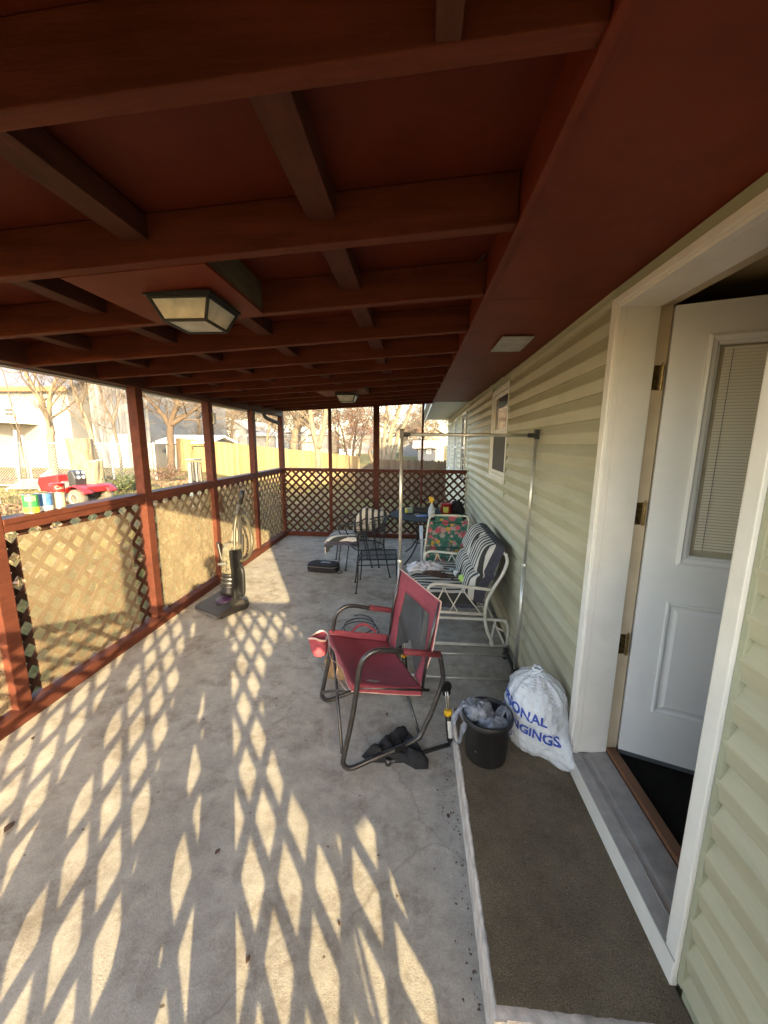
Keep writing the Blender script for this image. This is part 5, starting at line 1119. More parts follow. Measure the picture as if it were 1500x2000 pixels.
for k, (dx, dz) in enumerate(((-.028, .0), (-.010, .012), (.010, .008), (.026, -.006))):
    i = len(hv); hv += [(.297+dx, -.045, 1.752+dz), (.285+dx*.8, -.028, 1.785+dz), (.278+dx*.8, -.038, 1.80+dz)]; he += [(1, i), (i, i+1), (i+1, i+2)]; hr += [.0095, .0085, .0075]
i = len(hv); hv += [(.262, -.045, 1.715), (.250, -.035, 1.745)]; he += [(1, i), (i, i+1)]; hr += [.011, .009]
skin_mesh('hand', hv, he, hr, 'skin', pn, 1)
hv2 = [(x-.50 if 0 else -.20+(x-.30)*.6, y+.065, .93-(z-1.68)*.9) for x, y, z in hv]; skin_mesh('hand', hv2, he, hr, 'skin', pn, 1)
ph = thing('phone', 'black phone held up in the right hand of the person', 'phone', (.0, -.075, 1.8)); MB().b2(-.037, .037, -.082, -.072, 1.735, 1.885).build('phone_body', 'blackp', ph, bevel=.003)
# ================================================================== yard and neighbourhood
def gpt(px, Y, py=900):
    p = at(px, py, Y); p.z = gz(p.x, p.y); return p
def grow(tr, tw, p, d, L, r_, depth, rnd, up=.12, spread=.75, minr=.006, nkid=3):
    pts = [p]; q = p.copy(); dr = d.normalized(); n = 4 if depth > 2 else 3
    for i in range(n):
        dr = (dr+Vector((rnd.gauss(0, .16), rnd.gauss(0, .16), rnd.gauss(0, .10)+up*.5))).normalized(); q = q+dr*(L/n); pts.append(q.copy())
    rs = [max(minr*.6, r_*(1-.55*i/n)) for i in range(n+1)]
    (tr if depth >= 4 else tw).tube(pts, rs, 7 if depth >= 4 else (4 if depth >= 2 else 3), caps=False)
    if depth <= 0: return
    for k in range(nkid+(1 if rnd.random() < .5 else 0)):
        t = .35+.65*(k+rnd.random())/(nkid+1); t = min(t, .99); j = int(t*n); base = pts[j].lerp(pts[min(j+1, n)], t*n-j)
        ax = Vector((rnd.gauss(0, 1), rnd.gauss(0, 1), rnd.gauss(0, .35))).normalized()
        nd = (dr*(1-spread*.35)+ax*spread+Vector((0, 0, up))).normalized()
        grow(tr, tw, base, nd, L*rnd.uniform(.55, .78), rs[j]*rnd.uniform(.36, .52), depth-1, rnd, up, spread, minr, nkid)
def tree(stems, label, seed, depth=4, bark='bark', twig='twig', L=2.0, spread=.75, minr=.007, group=None, name='bare_tree', nkid=3, up=.12, cat='tree'):
    """stems: list of (points, r0, r1)"""
    rnd = random.Random(seed); base = Vector(stems[0][0][0]); t = thing(name, label, cat, base, group=group)
    tr, tw = MB(), MB()
    for pts, r0, r1 in stems:
        P = spline(pts, 5); m_ = len(P); r0 *= .85; r1 *= .8; rs = [r0+(r1-r0)*(i/(m_-1)) for i in range(m_)]
        P = [p+Vector((rnd.gauss(0, .012), rnd.gauss(0, .012), 0)) for p in P]
        tr.tube(P, rs, 9)
        for i in range(int(m_*.35), m_, 2):
            dr = (P[min(i+1, m_-1)]-P[i-1]).normalized(); ax = Vector((rnd.gauss(0, 1), rnd.gauss(0, 1), rnd.gauss(0, .4))).normalized()
            grow(tr, tw, P[i], (dr*.5+ax*spread+V(0, 0, .2)), L*rnd.uniform(.6, 1), rs[i]*.4, depth-1, rnd, up, spread, minr, nkid)
        grow(tr, tw, P[-1], P[-1]-P[-2], L, r1, depth, rnd, up, spread, minr, nkid)
    tr.build('trunk', bark, t, smooth=True); tw.build('crown', twig, t)
    return t
def S(*pp, Y=14): return [gpt(pp[0][0], Y)]+[at(x, y, Y+(q[0] if q else 0)) for x, y, *q in pp[1:]]
tree([(S((104, 0), (100, 870), (97, 830), (80, 785), (62, 755), (40, 700), Y=14), .17, .07), ([at(97, 838, 14), at(96, 800, 14.1), at(99, 765, 14.2), at(112, 735, 14.3)], .11, .06)], 'pale forked bare tree standing before the white house wall behind the chain link fence', 1, 4, 'barkl', L=1.5, up=.18)
tree([(S((194, 0), (186, 885), (172, 830), (152, 780), (137, 735), (125, 700), Y=14.6), .13, .05)], 'bare tree with a single trunk curving up to the left beside the tall log', 2, 4, 'barkl', L=1.4, up=.18)
tree([(S((238, 0), (230, 870), (222, 830), (205, 790), (192, 745), Y=15.5), .08, .04), ([at(222, 832, 15.5), at(228, 800, 15.6), at(238, 765, 15.7)], .05, .03)], 'slender grey bare tree against the corrugated wall, nearest the post', 3, 4, 'bark', L=1.3, up=.15)
tree([(S((50, 0), (42, 870), (28, 810), (14, 755), Y=12.5), .035, .02)], 'thin leaning sapling at the far left of the yard', 4, 3, 'bark', L=.9, up=.15, name='sapling')
tree([(S((334, 0), (333, 860), (334, 825), (345, 790), (352, 760), Y=18), .21, .12), ([at(333, 838, 18), at(322, 815, 18), at(300, 790, 18), at(280, 770, 18)], .16, .08), ([at(334, 830, 18), at(365, 810, 18.2), at(400, 785, 18.4)], .15, .07)], 'big spreading bare tree above the white shed, seen in the second opening', 5, 5, 'brownbark', L=2.3, minr=.009, up=.05, spread=.9)
tree([(S((390, 0), (392, 860), (388, 820), (380, 780), Y=26), .18, .09)], 'bushy bare tree behind the cedar fence to the right of the shed', 6, 5, 'bark', L=2.3, up=.04, spread=.95, minr=.011)
tree([(S((450, 0), (452, 860), (455, 820), (460, 790), Y=32), .2, .1)], 'rounded bare tree above the cedar fence in the third opening', 7, 5, 'bark', L=2.8, up=.05, spread=.95, minr=.012)
tree([(S((522, 0), (522, 860), (526, 830), (534, 790), Y=24), .10, .06)], 'crooked bare tree in the narrow opening beside the downspout', 8, 4, 'barkl', L=2.0, up=.05, spread=.95, minr=.011)
tree([(S((572, 0), (574, 860), (588, 815), (612, 780), (630, 750), Y=25), .30, .2), ([at(580, 835, 25), at(572, 800, 25), at(570, 770, 25)], .15, .1)], 'thick pale leaning trunk behind the yellow fence, left in the end opening', 9, 4, 'barkl', L=2.8, up=.1, minr=.011)
tree([(S((622, 0), (620, 880), (612, 845), (606, 805), (610, 770), Y=23), .22, .13), ([at(622, 876, 23), at(632, 835, 23), at(637, 790, 23), at(640, 760, 23)], .20, .13)], 'pale bare tree splitting into two trunks behind the yellow fence', 10, 4, 'barkl', L=2.4, up=.12, minr=.010)
tree([(S((690, 0), (690, 880), (692, 860), Y=26), .14, .10), ([gpt(686, 26), at(670, 850, 26), at(660, 820, 26)], .10, .06), ([gpt(692, 26), at(710, 845, 26), at(722, 815, 26)], .10, .06)], 'wide tangled reddish bare tree in the middle end opening', 11, 5, 'bark', M('reddish_twigs', (.15, .075, .045), .95, n=(3, .3)), L=2.3, up=.02, spread=1.05, minr=.010)
tree([(S((748, 0), (750, 870), (752, 835), (755, 790), Y=19), .16, .09), ([gpt(752, 19), at(762, 850, 19), (at(775, 815, 19)), at(785, 770, 19)], .17, .10), ([gpt(756, 19), at(775, 860, 19.2), at(792, 825, 19.2), at(808, 780, 19.2)], .14, .08), ([gpt(745, 19), at(742, 850, 19), at(738, 810, 19)], .08, .05)], 'pale multi stemmed bare tree behind the aged fence near the garment rack post', 12, 4, 'barkl', L=1.9, up=.15, minr=.009)
rnd = random.Random(31)
far = [(-60, 44, 'behind the white house'), (-38, 40, ''), (-28, 46, ''), (-22, 40, ''), (-16, 45, ''), (-11.5, 38, ''), (-8, 48, ''), (-4.5, 42, ''), (-2.0, 50, ''), (.2, 40, ''), (-26, 34, '')]
descr = ['tall bare tree behind the corrugated metal building', 'distant bare tree left of the grey roofed house', 'distant bare tree behind the white shed', 'distant bare tree between the white houses', 'distant bare tree above the long white building', 'distant bare tree left of the twin trunk tree', 'distant bare tree right of the twin trunk tree', 'distant bare tree behind the reddish tangled tree', 'distant bare tree left of the multi stemmed tree', 'distant bare tree near the red roofed house', 'distant bare tree over the ridge of the small gabled house']
for i, (x, y, _) in enumerate(far):
    z = gz(x, y)-.1; h_ = rnd.uniform(2.2, 3.4); a = V(x, y, z)
    tree([([a, a+V(rnd.gauss(0, .3), 0, h_*.6), a+V(rnd.gauss(0, .5), 0, h_)], .24, .14)], descr[i], 50+i, 5, 'bark', L=3.1, up=.08, spread=.9, minr=.019, group='distant bare trees', nkid=3)
wd = MB(); dm = MB()
for i in range(70):
    x = rnd.uniform(-115, 8); y = rnd.uniform(66, 88); a = V(x, y, gz(x, y)); grow(wd, wd, a, V(rnd.gauss(0, .1), 0, 1), rnd.uniform(4.6, 6.2), .24, 5, rnd, .12, .85, .034, 3)
tag(wd.build('distant_wood', 'twig'), 'brown leafless wood along the skyline behind the houses', 'wood', kind='stuff')

# ---- buildings -----------------------------------------------------------------------------------
def sash_window(par, x0, x1, z0, z1, y, name='window'):
    b = MB(); f = .07; b.b2(x0, x1, y-.05, y, z0, z0+f); b.b2(x0, x1, y-.05, y, z1-f, z1); b.b2(x0, x0+f, y-.05, y, z0+f, z1-f); b.b2(x1-f, x1, y-.05, y, z0+f, z1-f); b.b2(x0+f, x1-f, y-.04, y, (z0+z1)/2-.02, (z0+z1)/2+.02)
    o = b.build(name, 'white', par); MB().b2(x0+f, x1-f, y-.022, y-.012, z0+f, z1-f).build('pane', 'glass', o); return o
def gable_house(name, label, x0, x1, y0, y1, z0, ze, zr_, wall, roof, ridge='x', wins=(), cat='house', door=None):
    h = thing(name, label, cat, ((x0+x1)/2, y0, z0)); MB().b2(x0, x1, y0, y1, z0-.8, ze).build('wall', wall, h)
    b = MB(); o = .35
    if ridge == 'x':
        ym = (y0+y1)/2
        for s_, yy_ in ((1, y0-o), (-1, y1+o)): b.prism([V(x0-o, yy_, ze-.12), V(x1+o, yy_, ze-.12), V(x1+o, ym, zr_), V(x0-o, ym, zr_)], (0, 0, .12))
        g_ = MB(); g_.prism([V(x0, y0, ze), V(x0, y1, ze), V(x0, ym, zr_)], (.1, 0, 0)); g_.build('gable', wall, h); g_ = MB(); g_.prism([V(x1, y0, ze), V(x1, y1, ze), V(x1, ym, zr_)], (-.1, 0, 0)); g_.build('gable', wall, h)
    else:
        xm = (x0+x1)/2
        for xx_ in (x0-o, x1+o): b.prism([V(xx_, y0-o, ze-.12), V(xx_, y1+o, ze-.12), V(xm, y1+o, zr_), V(xm, y0-o, zr_)], (0, 0, .12))
        g_ = MB(); g_.prism([V(x0, y0, ze), V(x1, y0, ze), V(xm, y0, zr_)], (0, .1, 0)); g_.build('gable', wall, h)
    b.build('roof', roof, h)
    for w_ in wins: sash_window(h, w_[0], w_[1], w_[2], w_[3], y0)
    if door: MB().b2(door[0], door[1], y0-.05, y0-.001, z0, z0+2.0).build('door', 'brownl' if len(door) < 3 else door[2], h)
    return h
ex = at(130, 757, 20)
h1 = gable_house('neighbour_house', 'big white walled neighbour house with blue grey shingle roof at the far left', -34, ex.x, 20, 29, .2, 4.62, 7.2, 'barn', 'shingle', wins=[(at(8, 805, 20).x, at(29, 805, 20).x, at(16, 815, 20).z, at(16, 795, 20).z)])
MB().b2(-34.3, ex.x+.3, 19.60, 19.645, 4.36, 4.60).build('fascia', M('cedar_fascia', (.20, .10, .04), .8, n=(6, .2)), h1)
pr = MB(); pz0 = at(0, 818, 19).z; pr.grid(lambda u, v: V(-25.5+4.9*u, 17.6+2.4*v, pz0-.35+.45*math.sin(math.pi*(.25+.65*u))), 14, 3); pr.build('porch_canopy', 'white', h1, solid=.06)
for x in (-20.9, -22.6): MB().b2(x-.06, x+.06, 17.7, 17.82, -.2, pz0-.1).build('porch_post', 'oak', h1)
# corrugated barn
bx0, bx1 = ex.x+.36, at(300, 800, 21.5).x
bn = thing('metal_barn', 'pale corrugated metal barn joined to the white house behind the bare trees', 'barn', ((bx0+bx1)/2, 21, .2))
b = MB(); N = int((bx1-bx0)/.10)
for i in range(N+1):
    x = bx0+(bx1-bx0)*i/N; yy_ = 21.0-(.035 if i % 4 in (0,) else 0); b.v += [V(x, yy_, -.8), V(x, yy_, 5.6)]
for i in range(N): b.f.append((2*i, 2*i+2, 2*i+3, 2*i+1)); b.m.append(0)
b.b2(bx1-.02, bx1, 21, 30, -.8, 5.6); b.b2(bx0, bx0+.02, 21, 30, -.8, 5.6); b.build('wall', 'barn2', bn)
b = MB(); b.prism([V(bx0-.3, 20.6, 5.6), V(bx1+.3, 20.6, 5.6), V(bx1+.3, 25.5, 7.2), V(bx0-.3, 25.5, 7.2)], (0, 0, .1)); b.prism([V(bx0-.3, 30, 5.6), V(bx1+.3, 30, 5.6), V(bx1+.3, 25.5, 7.2), V(bx0-.3, 25.5, 7.2)], (0, 0, .1)); b.build('roof', 'barn2', bn)
MB().b2(at(222, 870, 21).x, at(253, 870, 21).x, 20.9, 20.96, -.2, at(230, 848, 21).z).build('door', 'galv', bn)
def gh(name, label, px0, px1, pye, pyr, Y, dep, wall, roof, ridge='x', **k):
    a, c = at(px0, 860, Y), at(px1, 860, Y); return gable_house(name, label, a.x, c.x, Y, Y+dep, gz((a.x+c.x)/2, Y), at((px0+px1)/2, pye, Y).z, at((px0+px1)/2, pyr, Y).z, wall, roof, ridge, **k)
pale = M('pale_siding', (.17, .16, .14), .8, n=(2, .1)); mt['pale'] = pale
x_ = lambda px, Y: at(px, 850, Y).x; z_ = lambda py, Y: at(600, py, Y).z
gh('distant_house', 'narrow pale house with dark gable seen left of the spreading tree', 306, 331, 833, 822, 34, 7, 'pale', 'roofg', 'y', wins=[(x_(314, 34), x_(321, 34), z_(851, 34), z_(840, 34))])
gh('distant_house', 'long low white building with flat roof above the right end of the shed', 372, 428, 836, 829, 44, 9, 'barn', 'roofg', wins=[(x_(380, 44), x_(386, 44), z_(853, 44), z_(843, 44))])
gh('distant_house', 'white gabled house above the cedar fence in the third opening', 432, 482, 838, 820, 46, 10, 'barn', 'roofg', 'y', wins=[(x_(446, 46), x_(451, 46), z_(853, 46), z_(843, 46)), (x_(462, 46), x_(467, 46), z_(853, 46), z_(843, 46))])
gh('distant_house', 'low white garage with grey roof right of the gabled house', 486, 536, 850, 842, 40, 8, 'barn', 'roofg')
gh('distant_house', 'pale bungalow glimpsed between the leaning trunk and the twin trunks', 588, 640, 848, 838, 60, 9, 'pale', 'roofg')
gh('distant_house', 'white house half hidden by the reddish tangled tree', 676, 722, 846, 834, 62, 9, 'barn', 'roofg', wins=[(x_(690, 62), x_(697, 62), z_(860, 62), z_(850, 62))])
gh('distant_house', 'white house with a small red roof above the garment rack rail', 788, 822, 842, 829, 56, 9, 'barn', 'roofr', wins=[(x_(798, 56), x_(805, 56), z_(856, 56), z_(847, 56))])
gh('distant_house', 'yellowish gabled house nearest the end of the sage wall', 829, 868, 850, 836, 44, 9, 'pale', 'roofg', 'y')
gh('garden_shed', 'small white garden shed with a window behind the aged fence', 817, 852, 872, 864, 24, 3, 'barn', 'roofg', cat='shed', wins=[(x_(834, 24), x_(843, 24), z_(884, 24), z_(875, 24))])
sh_ = gh('garden_shed', 'white metal garden shed with rounded eaves at the left end of the cedar fence', 323, 404, 862, 853, 20.6, 2.6, 'barn', 'white', cat='shed')
tr_ = thing('trampoline', 'dark round trampoline on the lawn beyond the aged fence', 'trampoline', gpt(802, 27)); p = gpt(802, 27)
b = MB(); b.lathe([(0, .78), (1.5, .8), (1.65, .82), (1.65, .76), (0, .75)], p, 30, caps=False); b.build('mat', 'blackf', tr_)
for k in range(6): a = k*1.047; MB().tube([p+V(1.6*math.cos(a), 1.6*math.sin(a), .78), p+V(1.6*math.cos(a), 1.6*math.sin(a), -.05)], .03, 6).build('leg', 'galv', tr_)
for k, px in enumerate((666, 677, 688)):
    p = gpt(px, 30); zt = at(px, 878, 30).z; t = thing('lawn_chair', ['white plastic lawn chair', 'white plastic lawn chair', 'white plastic lawn chair'][k]+' beyond the yellow fence, '+['left', 'middle', 'right'][k]+' of three', 'chair', p, group='white chairs beyond the fence')
    b = MB(); s_ = .45
    b.b2(p.x-.2, p.x+.2, p.y-.2, p.y+.2, zt-.5, zt-.46); b.build('seat', 'white', t)
    b = MB(); b.prism([V(p.x-.2, p.y+.2, zt-.46), V(p.x+.2, p.y+.2, zt-.46), V(p.x+.18, p.y+.3, zt+.05), V(p.x-.18, p.y+.3, zt+.05)], (0, .02, 0)); b.build('backrest', 'white', t)
    for sx in (-1, 1):
        for sy in (-1, 1): MB().beam((p.x+.18*sx, p.y+.18*sy, zt-.5), (p.x+.22*sx, p.y+.24*sy, p.z), .03, .03).build('leg', 'white', t)

# ---- fences ------------------------------------------------------------------------------------------
def board_fence(name, label, A, B, matn, bw=.14, dog=False, rnd=random.Random(3)):
    """A, B: top points; boards run down to the ground"""
    A, B = Vector(A), Vector(B); t = thing(name, label, 'fence', (A.x, A.y, gz(A.x, A.y))); L = (B-A).length; n = int(L/bw); d = (B-A)/n; nrm = Vector((d.y, -d.x, 0)).normalized()
    if nrm.y > 0: nrm = -nrm
    b = MB()
    for i in range(n):
        p, q = A+d*i+d*.02, A+d*(i+1)-d*.02; dz = rnd.uniform(-.02, .02); o = nrm*rnd.uniform(0, .008); zb = min(gz(p.x, p.y), gz(q.x, q.y))-.1
        P = [V(p.x, p.y, zb), V(q.x, q.y, zb), V(q.x, q.y, q.z+dz-(.05 if dog else 0)), V(q.x, q.y, q.z+dz).lerp(V(p.x, p.y, p.z+dz), .25), V(p.x, p.y, p.z+dz).lerp(V(q.x, q.y, q.z+dz), .25), V(p.x, p.y, p.z+dz-(.05 if dog else 0))]
        b.prism([v+o for v in P], nrm*.018)
    b.build('boards', matn, t)
    b = MB()
    for f in (.25, 1.5): b.beam(A-V(0, 0, f)-nrm*.03, B-V(0, 0, f)-nrm*.03, .04, .09)
    b.build('rail', matn, t) if 0 else b.build('rails', matn, t)
    for i in range(0, n+1, 17):
        p = A+d*i-nrm*.08; MB().b2(p.x-.045, p.x+.045, p.y-.045, p.y+.045, gz(p.x, p.y)-.2, p.z-.05).build('post', matn, t)
    return t
board_fence('cedar_fence', 'new yellow cedar board fence sloping down across the back of the yard', at(345, 855, 20), at(702, 891, 24), 'fencey')
board_fence('cedar_fence', 'aged brown picket fence with dog eared tops to the right of the yellow one', at(736, 897, 16), at(872, 900, 15.2), 'fenceb', .12, True)
board_fence('cedar_fence', 'short low stretch of aged fence sloping down before the yellow one', at(694, 922, 17), at(735, 898, 16.02), 'fenceb', .12, True)
def chain_fence(label, A, B, posts, h_, rails=True, pitch=.075):
    A, B = Vector(A), Vector(B); t = thing('chain_link_fence', label, 'fence', (A.x, A.y, A.z)); b = MB(); L = Vector((B.x-A.x, B.y-A.y, 0)).length
    lattice(b, (A.x, A.y, 0), (B.x, B.y, 0), A.z-h_, A.z, (0, 1, 0), th=.003, pitch=pitch, bw=.005); b.build('wire_mesh', 'galv', t)
    MB().tube([A, V(B.x, B.y, A.z)], .021, 8).build('top_rail', 'galv', t)
    for f in posts:
        p = A.lerp(B, f); MB().tube([V(p.x, p.y, A.z-h_-.3), V(p.x, p.y, A.z+.06)], .032, 8).build('post', 'galv', t)
    return t
A = at(20, 865, 13.3); B = at(300, 873, 14.3); B.z = A.z
chain_fence('grey chain link fence crossing the yard in front of the white house', A, B, (.02, .11, .40, .69, .85, 1), 1.28)
A = at(540, 849, 26); B = at(600, 849, 26); B.z = A.z; chain_fence('short tall chain link fence behind the yellow boards near the leaning trunk', A, B, (0, .55, .98), 2.4, pitch=.12)
gt_ = thing('fence_gate', 'rounded pipe gate of the chain link fence at the far left', 'gate', gpt(14, 10.6)); p = at(0, 876, 10.6); q = at(27, 876, 10.6)
b = MB(); g0 = gz(q.x, q.y)+.02; b.tube(spline([V(p.x-1, p.y, p.z), V(q.x-.15, p.y, p.z), V(q.x-.03, q.y, p.z-.06), V(q.x, q.y, p.z-.2), V(q.x, q.y, g0)], 5), .02, 8); b.tube([V(p.x-1, p.y, g0+.05), V(q.x, q.y, g0+.05)], .018, 6); b.build('pipe_frame', 'galv', gt_, smooth=True)
b = MB(); lattice(b, (p.x-1, p.y, 0), (q.x-.02, p.y, 0), g0+.05, p.z-.02, (0, 1, 0), th=.003, pitch=.06, bw=.004); b.build('wire_mesh', 'galv', gt_)
for i, (px, yy_) in enumerate(((31, 10.55), (52, 11.4))):
    p = gpt(px, yy_); tp = thing('fence_post', ['thick pale gate post at the far left of the yard', 'second pale fence post leaning right of the gate post'][i], 'post', p, group=None); MB().tube([p+V(0, 0, -.2), at(px-(2 if i == 0 else 9), 840 if i == 0 else 850, yy_)], .045 if i == 0 else .035, 10).build('pole', 'barn', tp, smooth=True)

# ---- unseen kettle grill shape, added behind the viewer to shade part of the floor ----
kg = thing('shade_blocker_grill', 'black kettle grill shape on thin legs, added unseen outside the near end to shade the porch floor', 'grill', (.80, -.72, -.14))
MB().lathe([(.04, .0), (.16, .03), (.26, .12), (.295, .22), (.30, .245), (.29, .25)], (.80, -.72, .70), 32, caps=False).build('bowl', 'blackp', kg, smooth=True)
MB().lathe([(.305, 0), (.295, .09), (.24, .18), (.14, .235), (.04, .25), (0, .252)], (.80, -.72, .952), 32, caps=False).build('lid', 'blackp', kg, smooth=True)
MB().tube(spline([(.74, -.72, 1.20), (.75, -.72, 1.24), (.85, -.72, 1.24), (.86, -.72, 1.20)], 5), .009, 8).build('lid_handle', 'oak', kg, smooth=True)
for a in (30, 150, 270): MB().tube([(.80+.14*math.cos(R(a)), -.72+.14*math.sin(R(a)), .76), (.80+.26*math.cos(R(a)), -.72+.26*math.sin(R(a)), -.15)], .011, 8).build('leg', 'galv', kg, smooth=True)
# ---- log, stump, rock, pallet --------------------------------------------------------------------------
def rough_log(name, label, px, Y, r_, h_, seed, lean=0, hollow=False, cat='stump'):
    p = gpt(px, Y); t = thing(name, label, cat, p); b = MB()
    def f(u, v):
        a = u*6.283; k = 1+.22*noise.noise(Vector((math.cos(a)*1.5+seed, math.sin(a)*1.5, v*1.3)))+.10*noise.noise(Vector((math.cos(a)*5+seed, math.sin(a)*5, v*2)))+.25*max(0, .12-v)*4*.3
        if hollow and abs((a+1.9) % 6.283-3.14) < .28: k *= .72
        return p+V(r_*k*math.cos(a)+lean*v, r_*k*math.sin(a), -.1+(h_+.1)*v+.05*noise.noise(Vector((a, seed, 1)))*v)
    b.grid(f, 48, 16, wrap=True); b.build('bark_shell', 'stumpm', t, smooth=True); b = MB(); b.grid(lambda u, v: f(u, 1)*(1)*v+(p+V(lean, 0, h_-.04))*(1-v), 48, 3, wrap=True); b.build('cut_top', 'cream', t)
    return t
rough_log('tall_log', 'tall pale weathered log standing upright with a dark hollow', 161, 12.2, .37, 1.50, 1, hollow=True, cat='log')
rough_log('tree_stump', 'short pale round stump in front of the tall log', 178, 11.3, .27, .78, 5)
b = MB(); p = gpt(93, 10.6)
def rock(u, v): a = u*6.283; ph = (v-.5)*3.1; k = 1+.3*noise.noise(Vector((math.cos(a)*1.4, math.sin(a)*1.4, ph*1.2))); return p+V(.30*k*math.cos(a)*math.cos(ph)*(1-.55*v), .22*k*math.sin(a)*math.cos(ph), .18+.34*k*math.sin(ph))
b.grid(rock, 20, 12, wrap=True); tag(b.build('rock', 'cinder', smooth=False), 'pale pointed rock on the lawn behind the red mower hood', 'rock')
pl = thing('pallet', 'pale slatted panel lying on the lawn left of the red mower', 'pallet', gpt(50, 9.6), R(20), world=False)
for i in range(8): MB().box((0, -.26+.075*i, .09+.028*i), (.80-.03*i, .055, .018)).build('slat', 'cinder', pl)
b = MB(); b.beam((-.36, -.30, .05), (-.27, .30, .27), .05, .05); b.beam((.36, -.30, .05), (.27, .30, .27), .05, .05); b.build('bearers', 'cinder', pl)

# ---- riding mower -----------------------------------------------------------------------------------------
p = gpt(170, 7.45); MWS = .80; mw = thing('riding_mower', 'red riding lawn mower with white hubs and grey dash parked on the lawn', 'mower', (p.x, p.y, p.z+.0), R(172), world=False)
b = MB(); b.prism([V(.70, -.26, .36), V(1.34, -.26, .34), V(1.40, -.24, .55), V(1.32, -.22, .72), V(.70, -.24, .80)], (0, .50, 0)); hood = b.build('hood', 'wred', mw, bevel=.03)
for sy in (-1, 1):
    b = MB()
    for i in range(5): b.beam((.95+.055*i, -.262 if sy < 0 else .242, .45), (.97+.055*i, -.262 if sy < 0 else .242, .55), .012, .006, (0, 1, 0))
    b.build('vent_slots', 'black', hood); MB().box((1.0, -.262 if sy < 0 else .242, .66), (.26, .006, .035)).build('white_badge', 'white', hood)
b = MB(); b.b2(.48, .72, -.19, .19, .34, .62); b.lathe([(.05, 0), (.06, .02), (.06, .16)], (.60, -.20, .48), 14, (0, -1, 0)); b.build('engine_bay', 'greyp', mw, bevel=.02)
b = MB(); b.prism([V(.30, -.17, .42), V(.52, -.17, .42), V(.52, -.16, .84), V(.42, -.15, .92), V(.32, -.15, .89), V(.26, -.16, .70)], (0, .32, 0)); ds = b.build('dash_console', 'gun', mw, bevel=.03)
for (y, z) in ((-.08, .84), (.06, .85), (-.06, .72), (.07, .72)): MB().lathe([(.045, 0), (.045, .008), (.03, .012)], (.265-.02*(z < .8)+.012, y, z), 14, (-1, 0, .25)).build('gauge', 'chrome', ds)
for sy in (-1, 1):
    b = MB(); b.grid(lambda u, v: V(.33*math.cos(2.75-2.35*u)*1.02-.02, sy*(.20+.30*v), .235+.30*math.sin(2.75-2.35*u)), 18, 4); b.build('fender', 'wred', mw, smooth=True, solid=.02)
    y = sy*.36
    MB().lathe([(.11, -.10), (.19, -.115), (.225, -.08), (.232, 0), (.225, .08), (.19, .115), (.11, .10)], (0, y, .225), 28, (0, 1, 0)).build('rear_tyre', 'tyre', mw, smooth=True)
    MB().lathe([(.02, .0), (.06, .01), (.07, .03), (.108, .035), (.112, .11), (.125, .12), (.125, .10)], (0, y, .225), 24, (0, sy, 0)).build('wheel_hub', 'hub', mw, smooth=True)
    MB().lathe([(.07, -.06), (.13, -.07), (.165, -.04), (.165, .04), (.13, .07), (.07, .06)], (1.18, sy*.30, .165), 24, (0, 1, 0)).build('front_tyre', 'tyre', mw, smooth=True)
    MB().lathe([(.02, 0), (.07, .01), (.08, .065)], (1.18, sy*.30, .165), 20, (0, sy, 0)).build('front_hub', 'hub', mw, smooth=True)
b = MB(); b.b2(-.22, .34, -.20, .20, .44, .53); b.b2(-.26, -.22, -.30, .30, .36, .52); b.build('rear_body', 'wred', mw, bevel=.02)
b = MB(); b.b2(.30, .95, -.42, .42, .13, .24); b.build('cutting_deck', 'greyp', mw, bevel=.03)
b = MB(); b.b2(-.1, 1.3, -.12, .12, .25, .36); b.build('chassis', 'black', mw)
b = MB(); b.tube([(-.05, -.34, .53), (-.02, -.34, .64)], .01, 6); b.uv_sphere((-.02, -.34, .65), .02, 8, 6); b.build('lever', 'black', mw)

mw.scale = (MWS,)*3
# ---- grass blades and leaf litter ----------------------------------------------------------------------
rnd = random.Random(5); gb = MB(); ll = MB()
def scatter(n, fx, m, s0, s1, flat):
    for i in range(n):
        x, y = fx(); z = gz(x, y); s_ = rnd.uniform(s0, s1); a = rnd.uniform(0, 6.283); c, k = math.cos(a), math.sin(a)
        if flat: m.add([V(x-c*s_, y-k*s_, z+.01), V(x+k*s_*.6, y-c*s_*.6, z+.015+rnd.random()*.03), V(x+c*s_, y+k*s_, z+.01+rnd.random()*.03), V(x-k*s_*.6, y+c*s_*.6, z+.02)], [(0, 1, 2, 3)])
        else: m.add([V(x-c*.004*s_*18, y-k*.004*s_*18, z-.01), V(x+c*.004*s_*18, y+k*.004*s_*18, z-.01), V(x+rnd.gauss(0, .5)*s_, y+rnd.gauss(0, .5)*s_, z+s_)], [(0, 1, 2)])
def near_left():
    d = rnd.random()**.7*9; return -2.95-d, rnd.uniform(.8, 13)
def near_end(): return rnd.uniform(-4, .7), 7.6+rnd.random()**.8*8
scatter(26000, near_left, gb, .03, .085, False); scatter(9000, near_end, gb, .03, .09, False)
tag(gb.build('grass_blades', M('grass_blade', (.11, .10, .04), .9, n=(3, .5), col2=(.24, .195, .10))), 'short dry and green winter grass around the porch', 'grass', kind='stuff')
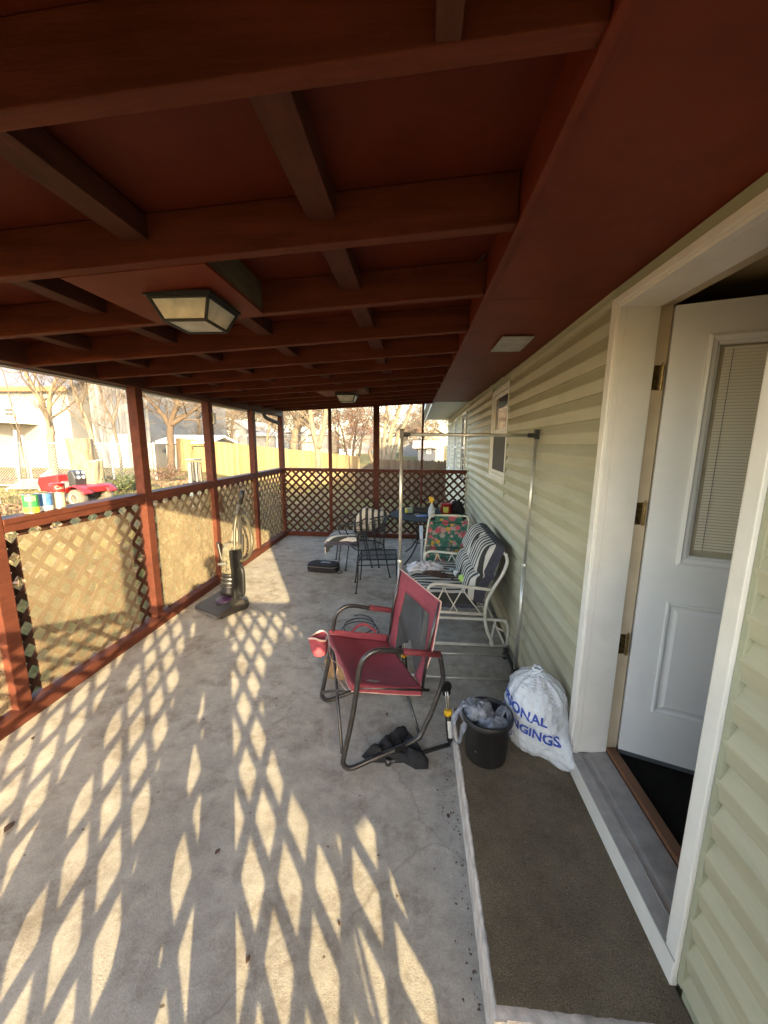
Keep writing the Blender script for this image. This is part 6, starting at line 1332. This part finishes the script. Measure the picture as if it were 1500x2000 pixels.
def drift():
    while True:
        x, y = (rnd.uniform(-19, -3), rnd.uniform(2, 19))
        if noise.noise(Vector((x*.35, y*.35, 4))) > .02 or (y > 11 and rnd.random() < .4): return x, y
scatter(15000, drift, ll, .03, .06, True)
def drift2(): return rnd.uniform(-4, .7), rnd.uniform(7.6, 13)
scatter(2600, drift2, ll, .03, .055, True)
tag(ll.build('leaf_litter', M('fallen_leaves', (.13, .065, .035), .85, n=(2.5, .5), col2=(.26, .16, .095))), 'fallen brown leaves drifted over the lawn', 'leaves', kind='stuff')
# low bushes by the yard edge
def bush(px, Y, r_, h_, seed, label, matn):
    p = gpt(px, Y); rn = random.Random(seed); t = thing('shrub', label, 'shrub', p); b = MB(); lf = MB()
    for i in range(26):
        a = rn.uniform(0, 6.28); e = p+V(math.cos(a)*r_*rn.random(), math.sin(a)*r_*rn.random(), h_*rn.uniform(.5, 1)); mid = (p+e)/2+V(0, 0, h_*.15); b.tube([p+V(rn.gauss(0, .05), rn.gauss(0, .05), -.05), mid, e], [.008, .006, .003], 4)
        for k in range(26):
            f = rn.uniform(.3, 1.05); q = p.lerp(e, f)+V(rn.gauss(0, .07), rn.gauss(0, .07), rn.gauss(0, .06)); s_ = rn.uniform(.018, .04); a2 = rn.uniform(0, 6.28); u_ = V(math.cos(a2), math.sin(a2), rn.gauss(0, .5))*s_; v_ = V(-math.sin(a2), math.cos(a2), rn.gauss(0, .7))*s_*.6; lf.add([q-u_, q-v_, q+u_, q+v_], [(0, 1, 2, 3)])
    b.build('stems', 'twig', t); lf.build('leaves', matn, t)
mt['gleaf'] = M('olive_leaf', (.07, .085, .025), .7, n=(5, .4))
bush(235, 9.4, .55, .42, 3, 'low olive green shrub among fallen leaves right of the mower', 'gleaf')
bush(262, 10.2, .5, .5, 4, 'low shrub beside the thick left post, behind the olive one', 'gleaf')
bush(322, 13, .7, .6, 6, 'brownish low shrub in front of the white garden shed', 'terra')
bush(455, 12, .6, .55, 8, 'rusty leafed low shrub before the cedar fence in the third opening', 'terra')
